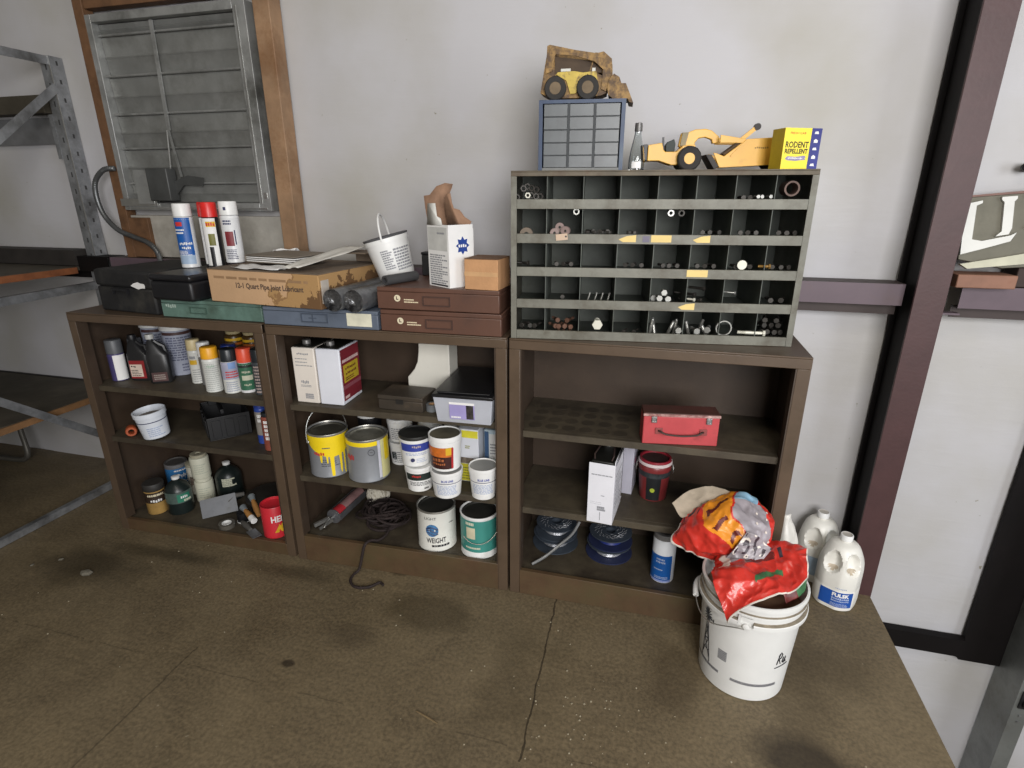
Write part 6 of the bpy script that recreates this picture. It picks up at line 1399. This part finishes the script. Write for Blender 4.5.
# ---------------- stones and grit
def stone(x, y, r, label, seed):
    rr = random.Random(seed); mb = MB(); mb.lathe([(0, 0), (r*.8, .0), (r, r*.3), (r*.7, r*.65), (0, r*.75)], 9, 0, None, rf=lambda q, z, a: q*(1+.25*sin(a*2+seed)+.12*sin(a*5)))
    o = mb.build('stone', M('pale_stone', '6c675b', .85, 0, .15, 40), None, (x, y, .0005), (0, 0, seed), sharp=20); return tag(o, label, 'stone')
stone(-1.705, -.345, .021, 'largest pale stone on the open floor near the rack', 2)
stone(-1.90, -.30, .008, 'small pale stone left of the largest stone', 3)
stone(-1.98, -.36, .007, 'tiny pale stone leftmost on the floor', 5)
gr = MB(); rr = random.Random(3)
for k in range(110):
    if k < 70: x, y = .36+rr.gauss(0, .17), -.52+rr.gauss(0, .12)
    else: x, y = rr.uniform(-1.8, 1.2), rr.uniform(-.7, -.05)
    if x > 1.3 or (x-BC.x)**2+(y-BC.y)**2 < .026 or y > -.03: continue
    s = rr.uniform(.0010, .0036); gr.lathe([(0, 0), (s, 0), (s*.8, s*.6), (0, s*.8)], 5, 0, Matrix.Translation((x, y, .0003)) @ Matrix.Rotation(rr.uniform(0, 6), 4, 'Z'))
tag(gr.build('grit', M('pale_grit', '968c76', .85, 0, .1, 40)), 'pale grit and crumbs scattered over the concrete floor', 'grit', kind='stuff')
o = MB().tube([(-.13, -.59, .004), (-.09, -.601, .004), (-.055, -.612, .004)], [.002, .003, .002], 6).build('twig', M('pale_twig', '6f5d40', .8)); tag(o, 'small pale twig on the floor near the middle bookcase', 'twig')
# ------------------------------------------------------------------ open rack at the left
rk = thing('storage_rack', 'galvanised steel storage rack with dark shelf boards at the left wall', 'rack', (-2.23, .44, 0))
gal = M('rack_galvanised', '97999c', .42, .55, .22, 14, .1, 90, dirt='5d5d5c', dscale=6, damt=.42)
holem = M('slot_dark', '3a3a3a', .8)
def upright(x, y, H, sx, sy):
    mb = MB().box(min(0, .055*sx), max(0, .055*sx), -.0015, .0015, 0, H).box(-.0015, .0015, min(.0016*sy, .06*sy), max(.0016*sy, .06*sy), 0, H).box(.054*sx-.0012, .054*sx+.0012, min(.0016*sy, .014*sy), max(.0016*sy, .014*sy), 0, H)
    o = mb.build('upright', gal, rk, (x, y, 0))
    MB().box(min(0, .005*sx), max(0, .005*sx), -.0032, -.0016, 0, H).build('upright_edge', bright, o)
    h = MB()
    for k in range(int(H/.075)):
        z = .05+.075*k; h.box(min(.022*sx, .030*sx), max(.022*sx, .030*sx), -.0021, -.0017, z, z+.022)
        h.box(.0017, .0021, min(.025*sy, .034*sy), max(.025*sy, .034*sy), z+.02, z+.038)
    h.build('slot_pattern', holem, o)
    return o
upright(0, 0, 2.055, -1, 1)
upright(0, -.95, 2.055, -1, -1)
upright(-1.6, 0, 2.055, 1, 1); upright(-1.6, -.95, 2.055, 1, -1)
for (y0, z0, y1, z1, w) in ((-.95, 2.035, -.004, 2.035, .034), (-.9, .018, -.004, .018, .03), (-.95, 1.03, -.004, 1.045, .034)):
    MB().bar((-.006, y0, z0), (-.006, y1, z1), .004, w).bar((-.02, y0, z0+w/2), (-.02, y1, z1+w/2), .026, .003).build('end_brace', gal, rk)
for (y0, z0, y1, z1) in ((-.90, 1.217, .0, 1.93), (-.9, .893, -.0, .146)):
    MB().bar((.004, y0, z0), (.004, y1, z1), .004, .036).build('diagonal_brace', gal, rk)
MB().box(-.08, -.056, -.003, .003, 1.63, 1.82).build('gusset', gal, rk)
board_ = M('dirty_shelf_board', '4b453a', .75, 0, .25, 6, .1, 60, dirt='393429', dscale=4, damt=.45); edge_ = M('orange_beam', '8a5433', .6, .1, .2, 12, .05, 60, dirt='5e3520', dscale=7, damt=.42); wedge = M('raw_wood_edge', '7d5b3a', .7, 0, .2, 14)
for z, em in ((1.13, edge_), (.485, wedge)):
    MB().box(-1.6, -.075, -.98, .045, z-.012, z+.008).build('shelf_board', board_, rk, bevel=.002)
    MB().box(-.074, -.062, -.98, -.06, z-.024, z+.006).build('shelf_beam', em, rk, bevel=.001)
    MB().box(-1.6, -.0765, .046, .058, z-.03, z+.012).build('back_beam', M('rack_dark_beam', '2a2725', .6), rk)
MB().box(-1.6, -.075, -.02, .045, 1.825, 1.90).build('top_board', board_, rk, bevel=.002)
MB().box(-1.6, -.09, .046, .058, 1.70, 1.815).build('back_rail', M('rail_grey', '77787a', .55, .3, .15), rk)
MB().box(-1.5, -.075, -.05, .045, 1.142, 1.215).build('shade_planks', M('shade_plank', '2b2724', .7, 0, .2), rk)  # built up dark to cover the girt, taking in shade above the shelf
# bent pipe foot lying under the rack
t = MB().tube(catmull([(-3.3, .33, .014), (-3.06, .34, .014), (-2.995, .345, .03), (-2.975, .35, .08), (-3.03, .38, .25), (-3.04, .39, .45)]), .014, 12).build('bent_pipe', M('dull_pipe', '5e5b54', .5, .5), None); tag(t, 'bent grey pipe standing on the floor under the rack', 'pipe')
# ------------------------------------------------------------------ louvred vent with its timber posts
LV = (-1.578, .452, 1.797)
t = thing('wall_louver', 'large galvanised wall louver with a motor and linkage between two timber posts', 'vent', LV)
lg_ = M('louver_galvanised', 'a3a4a2', .4, .5, .15, 9, .05, 60, dirt='63635f', dscale=4, damt=.42)
bladem = M('louver_blade', '8b8c89', .45, .4, .15, 5, .04, 60, dirt='6a6a66', dscale=4, damt=.42)
hw_, hh = .398, .393
MB().box(-hw_, -hw_+.03, -.02, .04, -hh, hh).build('frame_side', lg_, t, bevel=.002); MB().box(hw_-.058, hw_, -.02, .04, -hh, hh).build('frame_side', lg_, t, bevel=.002)
MB().box(-hw_+.0305, hw_-.0585, -.02, .04, hh-.03, hh).build('frame_top', lg_, t, bevel=.002); MB().box(-hw_+.0305, hw_-.0585, -.02, .04, -hh, -hh+.032).build('frame_bottom', lg_, t, bevel=.002)
MB().box(-hw_+.012, hw_-.02, -.0225, -.0205, -hh+.006, -hh+.012).box(hw_-.045, hw_-.04, -.0225, -.0205, -hh+.03, hh-.02).box(hw_-.028, hw_-.012, -.023, -.0205, -hh+.05, -hh+.075).build('frame_lip', bright, t)
zs_ = [hh-.032, .312, .157, .005, -.135, -.283, -hh+.034]
for a, b in zip(zs_[:-1], zs_[1:]):
    a -= .001; b += .001; m_ = (a+b)/2
    mb = MB(); x0, x1 = -hw_+.032, hw_-.06
    pr = [(.012, a), (.018, m_+.006), (.013, m_), (.018, m_-.006), (.026, b+.006), (.014, b), (.018, b), (.03, b+.006), (.022, m_-.006), (.017, m_), (.022, m_+.006), (.016, a)]
    vs = [(x0, y, z) for y, z in pr]+[(x1, y, z) for y, z in pr]; n = len(pr)
    mb.add(vs, [tuple(range(n)), tuple(range(2*n-1, n-1, -1))]+[(i, i+n, (i+1) % n+n, (i+1) % n) for i in range(n)], smooth=False)
    mb.build('blade', bladem, t)
for z in zs_[1:-1]:
    MB().tube([(-hw_+.032, .004, z+.006), (hw_-.035, .004, z+.006)], .0045, 8).box(hw_-.062, hw_-.046, -.012, .012, z-.004, z+.02).build('pivot_rod', lg_, t)
MB().bar((-.075, -.002, hh-.035), (-.085, -.002, -.06), .016, .006, up=(0, 1, 0)).bar((-.085, -.004, -.06), (-.06, -.004, -.25), .010, .005, up=(0, 1, 0)).build('linkage_bar', lg_, t)
MB().tube([(-.085, -.012, -.06), (-.105, -.014, -.245)], .003, 8).build('linkage_rod', bright, t)
MB().box(-.21, -.095, -.05, .003, -.352, -.215).build('motor', M('motor_grey', '4c4d4c', .5, .3, .15), t, bevel=.004)
MB().box(-.30, -.213, -.03, .003, -.366, -.22).build('motor_bracket', lg_, t, bevel=.001); MB().prism([(-.13, -.28), (-.02, -.245), (.06, -.255), (.05, -.29), (-.05, -.285), (-.10, -.33)][::-1], -.012, -.006).build('crank_plate', M('motor_grey', '4c4d4c'), t); MB().box(-hw_-.01, -.20, -.027, -.0225, -hh+.018, -hh+.05).build('bracket', bright, t)
tim = M('aged_timber', '94765a', .65, 0, .18, 9, .1, 60, dirt='765436', dscale=6, damt=.4); timd = M('dark_timber', '6e4e34', .7, 0, .18, 9, .1, 60, dirt='46301d', dscale=6, damt=.42)
o = MB().box(-1.19, -1.062, .420, .492, -.0, 2.9); 
o = MB().box(-1.134, -1.060, .418, .492, 1.16, 2.9).build('timber_post', tim, None, bevel=.003); tag(o, 'wide brown timber post right of the wall louver', 'post')
o = MB().box(-2.035, -1.985, .44, .492, 1.16, 2.9).build('timber_post', timd, None, bevel=.003); tag(o, 'narrow dark timber post left of the wall louver', 'post')
o = MB().box(-1.975, -1.136, .45, .492, 1.19, 1.38).build('timber_sill', M('weathered_panel', 'b5b1a8', .6, .2, .2, 4, .05, 40, dirt='8b867c', dscale=3, damt=.4), None, bevel=.002); tag(o, 'weathered grey panel under the wall louver', 'panel')
o = MB().box(-1.972, -1.86, .43, .4495, 1.19, 1.37).build('timber_block', timd, None, bevel=.002); tag(o, 'dark timber block under the left end of the louver', 'block')
o = MB().box(-1.98, -1.136, .445, .492, 2.215, 2.30).build('timber_header', timd, None, bevel=.002); tag(o, 'dark timber board above the wall louver', 'board')
# armoured cable
cbp = catmull([(-1.98, .425, 1.585), (-2.035, .415, 1.578), (-2.09, .41, 1.53), (-2.105, .41, 1.46), (-2.085, .41, 1.38), (-2.015, .405, 1.315), (-1.925, .40, 1.285), (-1.845, .395, 1.26), (-1.795, .39, 1.215), (-1.785, .39, 1.12)], 14)
mb = MB().tube(cbp, [.0105+.0016*(k % 2) for k in range(len(cbp))], 10)
tag(mb.build('armoured_cable', M('flex_conduit', '6d6f70', .4, .7, .15)), 'flexible grey armoured cable curving down from the louver', 'cable')
# ------------------------------------------------------------------ right of the column: letter board, timber offcut, hook
gray = M('olive_board', '6a675a', .7, 0, .12, 8, .05, 80, dirt='57544a', dscale=6, damt=.35); lw_ = M('letter_white', 'd5d5d0', .55, 0, .06, 9)
t = thing('sign_board', 'olive board with raised white serif letters leaning upside down on the girt', 'sign', (1.395, .395, 1.238), 0, rot=(R_(-8), R_(-5), 0))
MB().prism([(0, .035), (.0, .225), (.45, .225), (.45, .0), (.12, .0)], .0, .018).build('board', gray, t, bevel=.002)
MB().prism([(0, .2255), (.45, .2255), (.45, .236), (.0, .231)], .0, .02).build('top_edge', M('red_brown_edge', '7a5a50', .6, 0, .2), t)
def serif_I(x, z0, z1, w=.026, s=.02): return [(x-s, z1), (x-s, z1-.008), (x-w/2, z1-.016), (x-w/2, z0+.014), (x-s*1.4, z0), (x+s*.3, z0+.004), (x+w/2, z0+.022), (x+w/2, z1-.016), (x+s, z1-.008), (x+s, z1)]
MB().prism(serif_I(.118, .10, .218)[::-1], -.010, -.0003).build('letter', lw_, t)
MB().prism([(.003, .205), (.048, .212), (.048, .204), (.033, .198), (.028, .095), (.055, .088), (.13, .10), (.145, .108), (.13, .082), (.06, .064), (.0, .05)][::-1], -.010, -.0003).build('letter', lw_, t)
MB().prism([(.165, .218), (.30, .218), (.30, .208), (.215, .206), (.212, .15), (.30, .15), (.30, .12), (.20, .125), (.165, .118), (.185, .135), (.185, .205), (.165, .21)][::-1], -.010, -.0003).build('letter', lw_, t)
MB().prism([(0.0, .02), (.11, .034), (.2, .046), (.2, .03), (.18, .01), (.02, .004)][::-1], -.014, -.0003).build('letter', M('cream_letter', 'b9b7a2', .6), t)
t = thing('timber_offcut', 'orange-brown timber offcut lying on the girt under the letter board', 'offcut', (1.395, .352, 1.1885), R_(1))
MB().box(-.012, .150, 0, .1, 0, .042).build('block', M('orange_timber', '86604d', .65, 0, .15, 12, .08, 60, dirt='744b38', dscale=6, damt=.35), t, bevel=.003)
t = thing('timber_offcut', 'dark timber offcut under the raised end of the letter board', 'offcut', (1.565, .405, 1.1885), 0)
MB().box(0, .22, 0, .08, 0, .062).build('block', M('dark_offcut', '35251f', .7, 0, .15, 12), t, bevel=.003)
t = thing('wall_hook', 'black pipe end sticking out of the white wall at the right edge', 'pipe', (1.557, .50, 1.55))
MB().lathe([(.0, 0), (.013, 0), (.013, .05), (.010, .05), (.010, .02), (0, .02)], 20, 0, Matrix.Rotation(pi/2, 4, 'X') @ Matrix.Rotation(-.5, 4, 'Y')).build('pipe', blackm, t)
# ------------------------------------------------------------------ light, world and camera
def area(name, loc, target, sx, sy, power, col):
    l = bpy.data.lights.new(name, 'AREA'); l.shape = 'RECTANGLE'; l.size = sx; l.size_y = sy; l.energy = power; l.color = col
    o = bpy.data.objects.new(name, l); C.objects.link(o); o.location = loc
    o.rotation_euler = (Vector(target)-Vector(loc)).to_track_quat('-Z', 'Y').to_euler(); return o
# big open door to the right behind the camera, with unseen fill lights added at the side and overhead
area('open_door_daylight', (1.55, -3.5, 1.95), (.1, .4, .8), 1.7, 1.7, 146, (1., .985, .98))
area('side_daylight_fill', (4.6, -2.6, 1.6), (.8, .4, .6), 1.6, 2.2, 78, (.9, .94, 1.))
area('overhead_fill', (.2, -2.6, 4.2), (.2, 0, .4), 2.2, .8, 36, (1., .94, .84))
w = bpy.data.worlds.new('dim_barn'); bpy.context.scene.world = w; w.use_nodes = True
w.node_tree.nodes['Background'].inputs['Color'].default_value = (1., .93, .8, 1); w.node_tree.nodes['Background'].inputs['Strength'].default_value = .105
cam = bpy.data.cameras.new('camera'); co = bpy.data.objects.new('camera', cam); C.objects.link(co)
F_PX, YAW, PITCH, ROLL = 554.48, .2610, .3310, -.0012
cam.sensor_fit = 'HORIZONTAL'; cam.sensor_width = 36.; cam.lens = F_PX/1024*36; cam.clip_start = .02; cam.clip_end = 60
fwd = Vector((-sin(YAW)*cos(PITCH), cos(YAW)*cos(PITCH), -sin(PITCH))); right = Vector((cos(YAW), sin(YAW), 0)); up = right.cross(fwd)
r2 = cos(ROLL)*right+sin(ROLL)*up; u2 = -sin(ROLL)*right+cos(ROLL)*up
m = Matrix((r2, u2, -fwd)).transposed().to_4x4(); m.translation = EYE
co.matrix_world = m
sc = bpy.context.scene; sc.camera = co
sc.view_settings.view_transform = 'Standard'; sc.view_settings.look = 'None'; sc.view_settings.gamma = 1; sc.view_settings.use_curve_mapping = False; sc.view_settings.exposure = 0.
